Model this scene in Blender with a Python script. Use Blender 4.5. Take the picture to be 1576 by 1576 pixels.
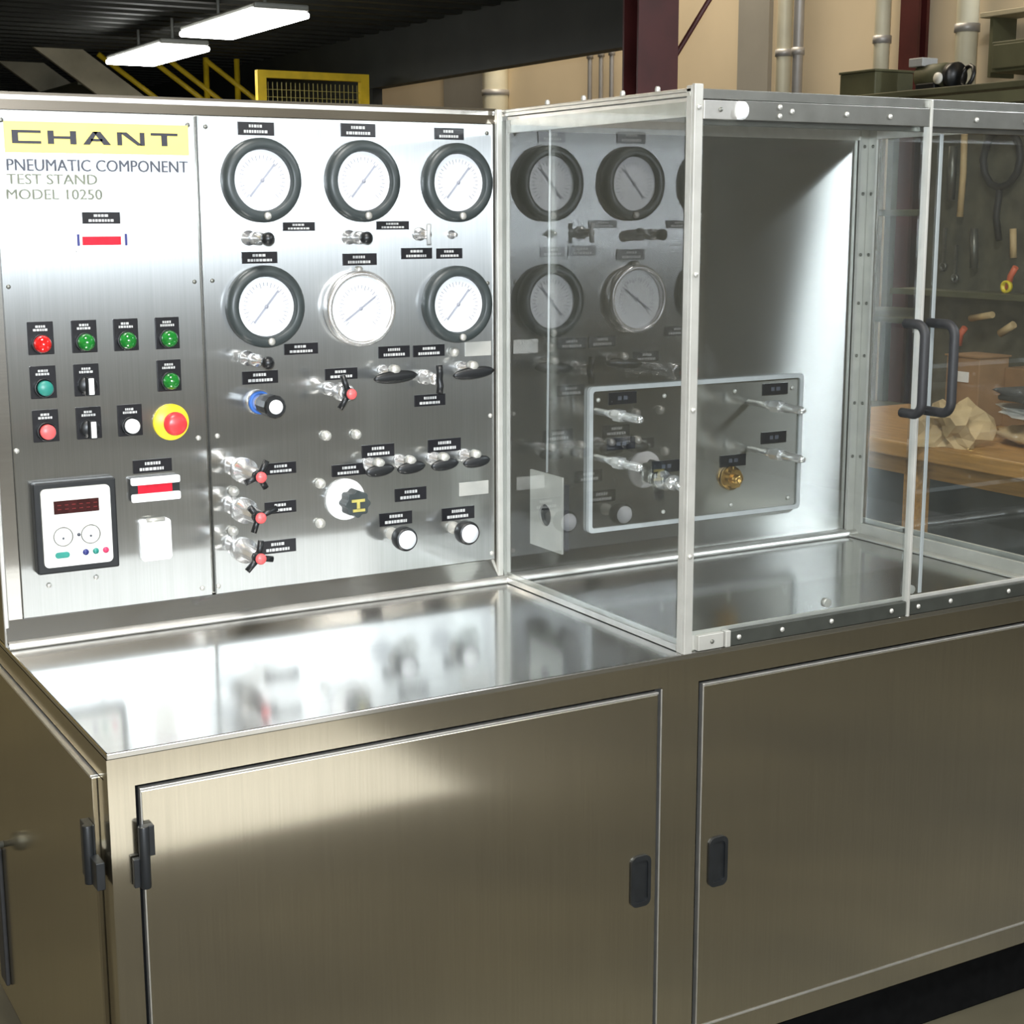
import bpy, bmesh, math, random
from mathutils import Vector, Matrix
random.seed(7)
for o in list(bpy.data.objects): bpy.data.objects.remove(o)
S = bpy.context.scene
C = S.collection
PI = math.pi

# ------------------------------------------------------------------ camera
R_ = Vector((0.86650, -0.49917, -0.00190)); U_ = Vector((0.09586, 0.16265, 0.98202)); F_ = Vector((0.48988, 0.85110, -0.18879))
cd = bpy.data.cameras.new('camera'); cam = bpy.data.objects.new('camera', cd); C.objects.link(cam)
cd.sensor_width = 36; cd.lens = 36*2388.3/1576; cd.clip_start = 0.05; cd.clip_end = 100
m = Matrix((R_, U_, -F_)).transposed().to_4x4(); m.translation = (-1.4745, -2.6060, 0.7146)
cam.matrix_world = m
S.camera = cam
# ------------------------------------------------------------------ world, lights, exposure
w = bpy.data.worlds.new('world'); S.world = w; w.use_nodes = True
w.node_tree.nodes['Background'].inputs[0].default_value = (0.9, 0.95, 1, 1)
w.node_tree.nodes['Background'].inputs[1].default_value = 0.3
def light(name, kind, loc, energy, color=(1, 1, 1), target=None, **kw):
    d = bpy.data.lights.new(name, kind); d.energy = energy; d.color = color
    for k, v in kw.items(): setattr(d, k, v)
    o = bpy.data.objects.new(name, d); C.objects.link(o); o.location = loc
    if target is not None: o.rotation_euler = (Vector(target)-Vector(loc)).to_track_quat('-Z', 'Y').to_euler()
    return o
# the photographer's flash, just above the lens
light('camera_flash', 'SPOT', (-1.478, -2.60, 0.772), 380, (0.84, 0.92, 1.0), (-0.2, -0.3, 0.3), spot_size=1.25, spot_blend=0.35, shadow_soft_size=0.018)
# unseen lamp added over the open bay to light the beige wall
light('added_bay_lamp', 'AREA', (3.6, 5.6, 4.6), 235, (1.0, 0.86, 0.66), (3.6, 5.6, -1), shape='RECTANGLE', size=1.2, size_y=4.0)
# wall lamp high on the right wall, in front of the stand
light('wall_lamp', 'AREA', (4.2, -3.0, 2.9), 150, (0.88, 0.94, 1.0), (0.6, -0.2, 0.4), shape='RECTANGLE', size=0.14, size_y=0.6)
light('added_fill_lamp', 'AREA', (-2.6, 3.4, 1.62), 110, (1.0, 0.92, 0.72), (-2.6, 3.8, -1), shape='RECTANGLE', size=0.4, size_y=1.4)  # unseen lamp added to light the brown wall mirrored in the cabinet side
light('added_bay_lamp', 'AREA', (-1.6, -3.0, 4.8), 420, (1.0, 0.97, 0.92), (-1.6, -3.0, -1), shape='RECTANGLE', size=1.2, size_y=2.0)  # unseen lamp added to brighten the pale floor patch
S.view_settings.view_transform = 'Standard'; S.view_settings.look = 'None'
S.view_settings.exposure = 0.0; S.view_settings.gamma = 1; S.view_settings.use_curve_mapping = False

# ------------------------------------------------------------------ materials
def nt(name):
    m = bpy.data.materials.new(name); m.use_nodes = True
    return m, m.node_tree.nodes, m.node_tree.links
def mat(name, col, rough=0.5, metal=0.0, var=0.12, scale=30, bump=0.0, coat=0.0, emit=0.0, stretch=(1, 1, 1)):
    m, n, l = nt(name); b = n['Principled BSDF']
    tc = n.new('ShaderNodeTexCoord'); mp = n.new('ShaderNodeMapping'); mp.inputs['Scale'].default_value = stretch
    no = n.new('ShaderNodeTexNoise'); no.inputs['Scale'].default_value = scale; no.inputs['Detail'].default_value = 4
    l.new(tc.outputs['Object'], mp.inputs[0]); l.new(mp.outputs[0], no.inputs['Vector'])
    r = n.new('ShaderNodeValToRGB')
    r.color_ramp.elements[0].position = 0.3; r.color_ramp.elements[1].position = 0.7
    r.color_ramp.elements[0].color = tuple(max(0, c*(1-var)) for c in col)+(1,)
    r.color_ramp.elements[1].color = tuple(min(1, c*(1+var)) for c in col)+(1,)
    l.new(no.outputs['Fac'], r.inputs[0]); l.new(r.outputs[0], b.inputs['Base Color'])
    b.inputs['Roughness'].default_value = rough; b.inputs['Metallic'].default_value = metal
    b.inputs['Coat Weight'].default_value = coat
    if emit:
        l.new(r.outputs[0], b.inputs['Emission Color']); b.inputs['Emission Strength'].default_value = emit
    if bump:
        bp = n.new('ShaderNodeBump'); bp.inputs['Strength'].default_value = bump; bp.inputs['Distance'].default_value = 0.01
        l.new(no.outputs['Fac'], bp.inputs['Height']); l.new(bp.outputs[0], b.inputs['Normal'])
    return m
def steel(name, col, tangent, r_sharp, r_wide, mix, aniso=0.9, grain=(1, 1, 1), wav=0.0):
    """brushed sheet: a sharper and a wider anisotropic lobe; 'tangent' is the way reflections stay sharp"""
    m, n, l = nt(name); n.remove(n['Principled BSDF']); out = n['Material Output']
    tc = n.new('ShaderNodeTexCoord'); mp = n.new('ShaderNodeMapping'); mp.inputs['Scale'].default_value = grain
    no = n.new('ShaderNodeTexNoise'); no.inputs['Scale'].default_value = 6; no.inputs['Detail'].default_value = 6
    l.new(tc.outputs['Object'], mp.inputs[0]); l.new(mp.outputs[0], no.inputs['Vector'])
    r = n.new('ShaderNodeValToRGB'); r.color_ramp.elements[0].position = 0.25; r.color_ramp.elements[1].position = 0.75
    r.color_ramp.elements[0].color = tuple(c*0.93 for c in col)+(1,); r.color_ramp.elements[1].color = tuple(min(1, c*1.05) for c in col)+(1,)
    l.new(no.outputs['Fac'], r.inputs[0])
    tv = n.new('ShaderNodeCombineXYZ')
    for i in range(3): tv.inputs[i].default_value = tangent[i]
    sh = []
    nrm = None
    if wav:
        n2 = n.new('ShaderNodeTexNoise'); n2.inputs['Scale'].default_value = 3.0; n2.inputs['Detail'].default_value = 1
        l.new(tc.outputs['Object'], n2.inputs['Vector'])
        bp = n.new('ShaderNodeBump'); bp.inputs['Strength'].default_value = wav; bp.inputs['Distance'].default_value = 0.02
        l.new(n2.outputs['Fac'], bp.inputs['Height']); nrm = bp.outputs[0]
    for rr, an in ((r_sharp, aniso*0.85), (r_wide, aniso)):
        g = n.new('ShaderNodeBsdfAnisotropic'); g.inputs['Roughness'].default_value = rr; g.inputs['Anisotropy'].default_value = an
        l.new(tv.outputs[0], g.inputs['Tangent']); l.new(r.outputs[0], g.inputs['Color'])
        if nrm: l.new(nrm, g.inputs['Normal'])
        sh.append(g)
    mx = n.new('ShaderNodeMixShader'); mx.inputs[0].default_value = mix
    l.new(sh[0].outputs[0], mx.inputs[1]); l.new(sh[1].outputs[0], mx.inputs[2]); l.new(mx.outputs[0], out.inputs[0])
    return m
def clear(name, ior, tint=(0.95, 0.97, 0.97), rough=0.0, haze=0.0):
    """clear sheet: see-through plus Fresnel reflection on the outer faces"""
    m, n, l = nt(name); n.remove(n['Principled BSDF']); out = n['Material Output']
    fr = n.new('ShaderNodeFresnel'); fr.inputs['IOR'].default_value = ior
    ge = n.new('ShaderNodeNewGeometry'); su = n.new('ShaderNodeMath'); su.operation = 'SUBTRACT'; su.inputs[0].default_value = 1
    mu = n.new('ShaderNodeMath'); mu.operation = 'MULTIPLY'
    l.new(ge.outputs['Backfacing'], su.inputs[1]); l.new(su.outputs[0], mu.inputs[0]); l.new(fr.outputs[0], mu.inputs[1])
    t = n.new('ShaderNodeBsdfTransparent'); t.inputs[0].default_value = tint+(1,)
    g = n.new('ShaderNodeBsdfAnisotropic'); g.inputs['Roughness'].default_value = rough; g.inputs['Color'].default_value = (1, 1, 1, 1)
    mx = n.new('ShaderNodeMixShader'); l.new(mu.outputs[0], mx.inputs[0])
    src = t.outputs[0]
    if haze:
        d = n.new('ShaderNodeBsdfDiffuse'); d.inputs[0].default_value = (0.8, 0.85, 0.85, 1)
        no = n.new('ShaderNodeTexNoise'); no.inputs['Scale'].default_value = 4
        hm = n.new('ShaderNodeMath'); hm.operation = 'MULTIPLY'; hm.inputs[1].default_value = haze*2
        l.new(no.outputs['Fac'], hm.inputs[0])
        h = n.new('ShaderNodeMixShader'); l.new(hm.outputs[0], h.inputs[0]); l.new(t.outputs[0], h.inputs[1]); l.new(d.outputs[0], h.inputs[2]); src = h.outputs[0]
    l.new(src, mx.inputs[1]); l.new(g.outputs[0], mx.inputs[2]); l.new(mx.outputs[0], out.inputs[0])
    return m
def emis(name, col, s):
    m = mat(name, col, 0.5, var=0.02, scale=2, emit=s); return m

ST = (0.585, 0.60, 0.595)
m_panel = steel('panel_steel', ST, (0, 0, 1), 0.11, 0.40, 0.42, 0.68, (60, 60, 1))
m_front = steel('front_steel', (0.535, 0.50, 0.415), (0, 0, 1), 0.11, 0.32, 0.18, 0.60, (60, 60, 1))
m_frame = steel('frame_steel', (0.58, 0.565, 0.53), (0, 0, 1), 0.12, 0.28, 0.25, 0.4, (1, 60, 60))
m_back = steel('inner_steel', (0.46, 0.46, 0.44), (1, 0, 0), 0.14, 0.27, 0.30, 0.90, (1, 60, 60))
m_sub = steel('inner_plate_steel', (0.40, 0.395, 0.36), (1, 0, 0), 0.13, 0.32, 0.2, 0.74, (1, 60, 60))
m_top = steel('worktop_steel', (0.64, 0.64, 0.63), (1, 0, 0), 0.11, 0.22, 0.45, 0.2, (1, 60, 60), wav=0.010)
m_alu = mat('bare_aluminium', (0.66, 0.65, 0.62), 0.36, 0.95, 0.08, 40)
m_alu2 = mat('pale_aluminium', (0.50, 0.49, 0.45), 0.45, 0.6, 0.08, 25)
m_chrome = mat('satin_chrome', (0.84, 0.84, 0.84), 0.24, 0.85, 0.05, 40)
m_white_metal = mat('white_painted_metal', (0.82, 0.82, 0.80), 0.4, 0.0, 0.05, 40)
m_brass = mat('brass', (0.62, 0.40, 0.13), 0.22, 1.0, 0.1, 60)
m_bezel = mat('dark_grey_phenolic', (0.030, 0.038, 0.038), 0.42, 0, 0.15, 50)
m_black = mat('black_plastic', (0.007, 0.008, 0.009), 0.4, 0, 0.2, 50)
m_gap = mat('shade_black', (0.004, 0.004, 0.004), 0.9, 0, 0.2, 50); m_gap.node_tree.nodes['Principled BSDF'].inputs['Specular IOR Level'].default_value = 0.05  # flat black put in for shade under the cabinet and in door gaps
m_plate = mat('black_laminate', (0.008, 0.008, 0.010), 0.28, 0, 0.2, 60)
m_engr = mat('white_engraving', (0.42, 0.42, 0.41), 0.6, 0, 0.1, 60)
m_dial = mat('white_dial', (0.74, 0.76, 0.78), 0.5, 0, 0.02, 40)
m_mark = mat('grey_dial_print', (0.30, 0.31, 0.35), 0.6, 0, 0.1, 60)
m_needle = mat('grey_needle', (0.30, 0.31, 0.36), 0.5, 0, 0.1, 60)
m_red = mat('red_plastic', (0.70, 0.035, 0.04), 0.35, 0, 0.08, 50)
m_coral = mat('coral_red_plastic', (0.75, 0.10, 0.10), 0.4, 0, 0.08, 50)
m_green = mat('green_lens', (0.010, 0.16, 0.022), 0.12, 0, 0.3, 60, coat=0.6)
m_redlens = mat('red_lens', (0.60, 0.012, 0.012), 0.12, 0, 0.3, 60, coat=0.6)
m_teal = mat('teal_plastic', (0.02, 0.20, 0.16), 0.4, 0, 0.1, 50)
m_whitep = mat('white_plastic', (0.85, 0.85, 0.84), 0.4, 0, 0.04, 50)
m_cream = mat('ivory_plastic', (0.62, 0.62, 0.58), 0.45, 0, 0.04, 50)
m_yellow = mat('yellow_plastic', (0.80, 0.62, 0.02), 0.4, 0, 0.06, 50)
m_sign = mat('yellow_sign_face', (0.80, 0.66, 0.16), 0.55, 0, 0.04, 30)
m_ink = mat('dark_ink', (0.02, 0.02, 0.03), 0.6, 0, 0.1, 60)
m_ink2 = mat('faded_ink', (0.05, 0.055, 0.07), 0.6, 0, 0.2, 60)
m_ink3 = mat('faint_ink', (0.13, 0.14, 0.10), 0.6, 0, 0.2, 60)
m_blue = mat('blue_ring', (0.03, 0.12, 0.42), 0.4, 0, 0.1, 60)
m_navy = mat('navy_key', (0.02, 0.025, 0.14), 0.4, 0, 0.1, 60)
m_pink = mat('magenta_key', (0.55, 0.03, 0.10), 0.4, 0, 0.1, 60)
m_disp = mat('dark_red_display', (0.03, 0.006, 0.006), 0.2, 0, 0.3, 60)
m_led = mat('red_led_window', (0.45, 0.01, 0.025), 0.25, 0, 0.15, 60)
m_dim = mat('unlit_red_digits', (0.14, 0.012, 0.012), 0.3, 0, 0.15, 60)
m_gold = mat('yellow_knob_marks', (0.36, 0.31, 0.08), 0.5, 0, 0.1, 60)
m_pane = clear('polycarbonate', 1.95, (0.95, 0.965, 0.965), 0.02, 0.003)
m_lens = clear('gauge_glass', 1.5, (0.98, 0.98, 0.98), 0.02)
m_paneedge = mat('polished_sheet_edge', (0.34, 0.37, 0.37), 0.25, 0.4, 0.05, 30)
m_rail = mat('dark_rail', (0.055, 0.058, 0.05), 0.4, 0.5, 0.15, 30)
m_railtop = mat('grey_rail', (0.26, 0.26, 0.24), 0.35, 0.9, 0.12, 20)
m_rubber = mat('black_rubber', (0.012, 0.012, 0.013), 0.6, 0, 0.2, 60)
m_seal = mat('grey_gasket', (0.42, 0.43, 0.43), 0.6, 0.2, 0.06, 40)

m_floor = mat('sealed_concrete', (0.062, 0.054, 0.032), 0.6, 0, 0.35, 1.6, bump=0.05)
m_lightpatch = mat('pale_light_patch', (0.80, 0.78, 0.72), 0.2, 0, 0.05, 2, coat=0.6)  # pale colour stands in for light falling on the floor
m_beige = mat('beige_wall_paint', (0.66, 0.56, 0.40), 0.7, 0, 0.06, 1.5)
m_reflwall = mat('reflected_dark_wall', (0.15, 0.145, 0.12), 0.8, 0, 0.15, 2)  # dark tone set for what the enclosure back panel mirrors
m_palewall = mat('pale_wall_paint', (0.52, 0.52, 0.50), 0.7, 0, 0.08, 2)
m_bayfloor = mat('added_grey_concrete', (0.24, 0.235, 0.215), 0.5, 0, 0.2, 1.5)  # lighter tone added to raise the control panel's reflection
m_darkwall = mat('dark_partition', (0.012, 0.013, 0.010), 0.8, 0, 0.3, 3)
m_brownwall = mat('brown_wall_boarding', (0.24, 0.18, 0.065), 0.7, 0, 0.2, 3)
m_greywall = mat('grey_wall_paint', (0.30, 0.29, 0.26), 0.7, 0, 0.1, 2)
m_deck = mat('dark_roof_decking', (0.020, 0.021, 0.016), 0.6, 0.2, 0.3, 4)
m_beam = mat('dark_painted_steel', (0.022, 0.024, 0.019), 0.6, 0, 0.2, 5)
m_maroon = mat('maroon_painted_steel', (0.075, 0.014, 0.013), 0.5, 0, 0.25, 5)
m_ry = mat('yellow_rail_paint', (0.72, 0.50, 0.02), 0.5, 0, 0.15, 12)
m_stringer = mat('tan_stringer', (0.42, 0.37, 0.25), 0.6, 0, 0.2, 5)
m_pipe = mat('cream_pipe', (0.72, 0.68, 0.52), 0.5, 0, 0.08, 6)
m_gpipe = mat('grey_conduit', (0.42, 0.41, 0.40), 0.45, 0.4, 0.1, 8)
m_tube = emis('fluorescent_diffuser', (1, 0.99, 0.97), 17.0)
m_house = mat('grey_lamp_housing', (0.35, 0.36, 0.33), 0.5, 0.2, 0.1, 8)
m_sky = emis('daylight_pane', (0.95, 0.98, 1.0), 3.6)
m_wframe = mat('window_frame_paint', (0.30, 0.29, 0.26), 0.5, 0, 0.1, 8)
m_wood = mat('worn_bench_wood', (0.42, 0.22, 0.06), 0.5, 0, 0.25, 6, stretch=(12, 1, 12))
m_card = mat('brown_cardboard', (0.30, 0.17, 0.08), 0.8, 0, 0.15, 10)
m_kraft = mat('kraft_paper', (0.52, 0.38, 0.20), 0.8, 0, 0.2, 14, bump=0.3)
m_tarp = mat('charcoal_cloth', (0.05, 0.05, 0.048), 0.9, 0, 0.2, 20, bump=0.4)
m_bag = mat('silver_plastic_bag', (0.52, 0.53, 0.52), 0.3, 0, 0.3, 25, bump=0.4)
m_peg = mat('olive_pegboard', (0.085, 0.080, 0.055), 0.7, 0, 0.35, 14)
m_olive = mat('olive_painted_steel', (0.085, 0.085, 0.045), 0.6, 0, 0.2, 6)
m_skirt = mat('slate_bench_skirt', (0.045, 0.055, 0.058), 0.7, 0, 0.35, 8)
m_orange = mat('orange_tool_grip', (0.60, 0.12, 0.05), 0.5, 0, 0.1, 20)
m_tan = mat('tan_wooden_handle', (0.50, 0.36, 0.18), 0.6, 0, 0.15, 20)
m_toolgrey = mat('dull_tool_steel', (0.16, 0.16, 0.14), 0.4, 0.7, 0.2, 30)
m_greenbin = mat('dark_green_bin', (0.02, 0.05, 0.045), 0.5, 0, 0.2, 12)

# ------------------------------------------------------------------ mesh building
class B:
    def __init__(s): s.v = []; s.f = []; s.sm = []
    def add(s, vs, fs, smooth=False):
        k = len(s.v); s.v += [tuple(p) for p in vs]
        s.f += [tuple(i+k for i in f) for f in fs]; s.sm += [smooth]*len(fs); return s
    def box(s, x0, x1, y0, y1, z0, z1):
        vs = [(x, y, z) for z in (z0, z1) for y in (y0, y1) for x in (x0, x1)]
        return s.add(vs, [(0, 2, 3, 1), (4, 5, 7, 6), (0, 1, 5, 4), (2, 6, 7, 3), (0, 4, 6, 2), (1, 3, 7, 5)])
    def bar(s, p, q, w, h, up=(0, 0, 1)):
        p = Vector(p); q = Vector(q); d = (q-p).normalized(); a = d.cross(Vector(up))
        if a.length < 1e-4: a = d.cross(Vector((1, 0, 0)))
        a.normalize(); b = a.cross(d)
        vs = [e+a*i*w/2+b*j*h/2 for e in (p, q) for i, j in ((-1, -1), (1, -1), (1, 1), (-1, 1))]
        return s.add(vs, [(0, 1, 2, 3), (7, 6, 5, 4), (0, 4, 5, 1), (1, 5, 6, 2), (2, 6, 7, 3), (3, 7, 4, 0)])
    def lathe(s, prof, o=(0, 0, 0), ax=(0, -1, 0), seg=24, smooth=True):
        ax = Vector(ax).normalized(); o = Vector(o)
        a = ax.orthogonal().normalized() if abs(ax.y) < 0.9 else Vector((1, 0, 0)); b = ax.cross(a)
        vs = []; fs = []
        for r, h in prof:
            for i in range(seg):
                t = 2*PI*i/seg; vs.append(o+ax*h+(a*math.cos(t)+b*math.sin(t))*r)
        for j in range(len(prof)-1):
            for i in range(seg):
                k = (i+1) % seg; fs.append((j*seg+i, j*seg+k, (j+1)*seg+k, (j+1)*seg+i))
        s.add(vs, fs, smooth)
        k = len(s.v)-len(vs)
        for j, rev in ((0, True), (len(prof)-1, False)):
            if prof[j][0] > 1e-5:
                c = [k+j*seg+i for i in range(seg)]
                s.f.append(tuple(reversed(c)) if rev else tuple(c)); s.sm.append(False)
        return s
    def tube(s, pts, r, seg=10):
        pts = [Vector(p) for p in pts]; vs = []; fs = []; n = len(pts)
        ref = None
        for i, p in enumerate(pts):
            d = (pts[min(i+1, n-1)]-pts[max(i-1, 0)]).normalized()
            if ref is None: ref = d.orthogonal().normalized()
            a = (ref-d*ref.dot(d)).normalized(); ref = a; b = d.cross(a)
            for k in range(seg):
                t = 2*PI*k/seg; vs.append(p+(a*math.cos(t)+b*math.sin(t))*r)
        for j in range(n-1):
            for i in range(seg):
                k = (i+1) % seg; fs.append((j*seg+i, j*seg+k, (j+1)*seg+k, (j+1)*seg+i))
        s.add(vs, fs, True)
        k = len(s.v)-len(vs)
        s.f.append(tuple(k+i for i in reversed(range(seg)))); s.f.append(tuple(k+(n-1)*seg+i for i in range(seg))); s.sm += [False, False]
        return s
    def prism(s, poly, y0, y1):          # polygon in x,z (counter-clockwise seen from the front, -y), y0 = front
        n = len(poly); vs = [(x, y0, z) for x, z in poly]+[(x, y1, z) for x, z in poly]
        fs = [tuple(range(n)), tuple(reversed(range(n, 2*n)))]+[(i, i+n, (i+1) % n+n, (i+1) % n) for i in range(n)]
        return s.add(vs, fs)
    def mesh(s, name, mats, bevel=0.0, seg=2):
        me = bpy.data.meshes.new(name); me.from_pydata(s.v, [], s.f)
        for p, k in zip(me.polygons, s.sm): p.use_smooth = k
        bm = bmesh.new(); bm.from_mesh(me)
        bmesh.ops.recalc_face_normals(bm, faces=bm.faces)
        if bevel:
            es = [e for e in bm.edges if len(e.link_faces) == 2 and e.calc_face_angle(0) > 0.6]
            bmesh.ops.bevel(bm, geom=es, offset=bevel, segments=seg, affect='EDGES', profile=0.5, clamp_overlap=True)
        bm.to_mesh(me); bm.free()
        for mm in (mats if isinstance(mats, (list, tuple)) else [mats]): me.materials.append(mm)
        return me
def rrect(x0, x1, z0, z1, r, n=5):
    out = []
    for cx, cz, a0 in ((x1-r, z0+r, -PI/2), (x1-r, z1-r, 0), (x0+r, z1-r, PI/2), (x0+r, z0+r, PI)):
        for i in range(n+1):
            t = a0+PI/2*i/n; out.append((cx+r*math.cos(t), cz+r*math.sin(t)))
    return out
WL = {}
def ob(name, data, parent=None, loc=(0, 0, 0)):
    """links an object whose world origin is loc (nothing in the scene is rotated, shapes are baked)"""
    o = bpy.data.objects.new(name, data); C.objects.link(o); WL[o.name] = Vector(loc)
    if parent is not None:
        o.parent = parent; o.location = Vector(loc)-WL[parent.name]
    else: o.location = loc
    return o
def part(name, b, mt, parent=None, bevel=0.0, loc=(0, 0, 0), seg=2, label=None):
    o = ob(name, b.mesh(name, mt, bevel, seg), parent, loc)
    if label: o['label'] = label
    return o
def tag(o, label, cat, group=None):
    o['label'] = label; o['category'] = cat
    if group: o['group'] = group
    return o
def struct(name, b, mt, parent=None, bevel=0.0):
    o = part(name, b, mt, parent, bevel)
    if parent is None: o['kind'] = 'structure'
    return o
def thing(name, loc, label, cat, group=None): return tag(ob(name, None, None, loc), label, cat, group)
MC = {}
def share(key, fn):
    if key not in MC: MC[key] = fn()
    return MC[key]

# ================================================================== THE ROOM
FZ = -0.87
struct('floor', B().box(-6, 4.6, -9, 12, FZ-0.1, FZ), m_floor)
struct('floor_light_patch', B().box(-4.5, 0.45, -3.3, -2.25, FZ, FZ+0.003), m_lightpatch)  # bright patch of floor light painted as pale floor, mirrored in the doors
struct('wall_right', B().box(4.6, 4.8, 1.2, 12, FZ, 5.5), m_beige)
struct('wall_right_front', B().box(4.6, 4.8, -9, 1.2, FZ, 5.5), m_reflwall)  # unseen wall stretch, darkened so the enclosure back reflects dark
struct('wall_back', B().box(-6, 4.6, 12, 12.2, FZ, 5.5), m_beige)
struct('wall_left', B().box(-6.2, -6, -9, 12, FZ, 5.5), m_brownwall)
struct('ceiling_bay', B().box(-6.2, 4.8, -9.2, 12.2, 5.5, 5.6), m_brownwall)
for i in range(10):
    pu = struct('trim_added_purlin', B().box(-6+i*1.12, -5.75+i*1.12, -9, 2.2, 5.25, 5.5), m_stringer)  # unseen purlins added to give patches in the console strip reflections
# wall behind the photographer with a long row of high windows
WZ0, WZ1 = 1.40, 4.4
fb = B(); fb.box(-6, 4.6, -9.2, -9, FZ, WZ0); fb.box(-6, 4.6, -9.2, -9, WZ1, 5.5); fb.box(-6, -3, -9.2, -9, WZ0, WZ1)
struct('wall_front', fb, m_palewall)
struct('floor_added_grey', B().box(-6, 4.6, -9, -3.7, FZ, FZ+0.002), m_bayfloor)  # lighter floor added out of view to brighten the panel's reflection
win = ob('window_1', None, None, (0.8, -9.1, WZ0)); win['kind'] = 'structure'
fr = B(); fr.box(-3, 4.6, -9.14, -9.0, WZ0, WZ0+0.06); fr.box(-3, 4.6, -9.14, -9.0, WZ1-0.06, WZ1)
for i in range(6):
    x = -3+7.6*i/5; fr.box(x-0.035, x+0.035, -9.14, -9.0, WZ0, WZ1)
part('window_frame', fr, m_wframe, win)
for i in range(5): part('pane', B().box(-3+1.52*i, -3+1.52*(i+1), -9.12, -9.10, WZ0, WZ1), m_sky, win)
# mezzanine over the left bay: corrugated decking, edge beam, partition
dk = B(); ys = []; y = 2.2; k = 0
while y < 12:
    ys += [(y, 1.79), (y+0.07, 1.79), (y+0.10, 1.72), (y+0.17, 1.72)]; y += 0.20
for (ya, za), (yb, zb) in zip(ys[:-1], ys[1:]): dk.add([(-6, ya, za), (2.45, ya, za), (2.45, yb, zb), (-6, yb, zb)], [(0, 1, 2, 3)])
dk.box(-6, 2.43, 2.2, 12, 1.83, 1.91)
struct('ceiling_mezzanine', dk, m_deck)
bb = B(); bb.box(2.41, 2.49, 3.14, 12, 1.42, 1.44); bb.box(2.44, 2.46, 3.14, 12, 1.44, 2.20); bb.box(2.41, 2.49, 3.14, 12, 2.18, 2.20)
struct('trim_1', bb, m_beam)
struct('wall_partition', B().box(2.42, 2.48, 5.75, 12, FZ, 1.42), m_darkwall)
struct('wall_added_brown', B().box(-6, -0.9, 5.0, 5.1, FZ, 1.72), m_brownwall)  # unseen wall added so the cabinet side reflects brown
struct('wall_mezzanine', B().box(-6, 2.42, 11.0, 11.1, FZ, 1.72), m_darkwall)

# ================================================================== BASE CABINET
XL, XR, YF, ZB = -0.955, 0.965, -0.604, -0.727
cab = thing('base_cabinet', (0, -0.1, FZ), 'long stainless steel cabinet carrying the control console and the clear enclosure', 'cabinet')
part('body', B().box(XL+0.012, XR-0.012, YF+0.02, 0.36, ZB+0.01, -0.012), m_gap, cab)  # carcass in flat black, standing in for shade in the door gaps
part('shadow_plinth', B().box(XL+0.06, XR-0.005, YF+0.05, 0.30, FZ, ZB+0.01), m_gap, cab, 0.004)  # base block painted black for the shadow under the cabinet
ff = B()
ff.box(XL, XR, YF, YF+0.02, -0.052, -0.010)
ff.box(XL, -0.918, YF, YF+0.02, ZB, -0.052); ff.box(-0.0385, 0.0365, YF, YF+0.02, ZB, -0.052); ff.box(0.905, XR, YF, YF+0.02, ZB, -0.052)
ff.box(-0.918, -0.0385, YF, YF+0.02, ZB, -0.684); ff.box(0.0365, 0.905, YF, YF+0.02, ZB, -0.684)
part('face_frame', ff, m_front, cab)
part('lit_stile_edge', B().box(-0.0405, -0.0375, YF-0.0012, YF+0.018, -0.684, -0.054), m_alu, cab, 0.0006)  # paler strip added for the light caught on the stile edge
part('rail_edge', B().box(XL, XR, YF-0.004, YF+0.010, -0.6835, -0.6795), m_alu, cab, 0.0008)  # paler strip added for the light line below the doors
sf = B(); sf.box(XL, XL+0.012, YF+0.02, 0.36, -0.043, -0.010); sf.box(XL, XL+0.012, YF+0.02, -0.555, ZB, -0.045); sf.box(XL, XL+0.012, -0.555, 0.36, ZB, -0.695)
part('side_frame', sf, m_front, cab)
part('side_panel', B().box(XR-0.012, XR, YF+0.02, 0.36, ZB, -0.010), m_front, cab)
part('worktop', B().box(XL, XR, YF-0.002, 0.36, -0.010, 0.0), m_top, cab, 0.002)
def flush_pull(x0, x1, z0, z1, y):
    b = B(); poly = rrect(x0, x1, z0, z1, 0.012); inn = rrect(x0+0.006, x1-0.006, z0+0.008, z1-0.008, 0.008); n = len(poly)
    vs = [(x, y-0.004, z) for x, z in poly]+[(x, y-0.004, z) for x, z in inn]+[(x, y-0.0008, z) for x, z in inn]+[(x, y+0.002, z) for x, z in poly]
    fs = []
    for i in range(n):
        j = (i+1) % n
        fs += [(i, j, n+j, n+i), (n+i, n+j, 2*n+j, 2*n+i), (i, 3*n+i, 3*n+j, j)]
    fs.append(tuple(range(2*n, 3*n)))
    return b.add(vs, fs)
def hinge(y, zt, zb, x0, x1):
    b = B(); zm = (zt+zb)/2; xm = (x0+x1)/2
    b.box(xm-0.004, x1, y-0.012, y, zm, zt); b.box(x0, xm+0.004, y-0.009, y, zb, zm-0.002)
    b.tube([(xm, y-0.011, zb-0.001), (xm, y-0.011, zt+0.001)], 0.0075, 12)
    return b
YD = YF-0.003
for x0, x1, px0, px1 in ((-0.911, -0.0475, -0.098, -0.059), (0.0445, 0.897, 0.063, 0.102)):
    d = part('door', B().box(x0, x1, YD, YD+0.012, -0.679, -0.0605), m_front, cab, 0.0015)
    e = B(); e.box(x0, x1, YD-0.0015, YD+0.010, -0.0605, -0.0565); e.box(x0-0.0015, x0+0.0010, YD-0.001, YD+0.010, -0.679, -0.0565)  # paler strips put in for the light along the door edges
    part('lit_folded_edge', e, m_alu, d, 0.0008)
    part('flush_pull', flush_pull(px0, px1, -0.425, -0.335, YD), m_black, d, label='black recessed flush pull')
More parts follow.
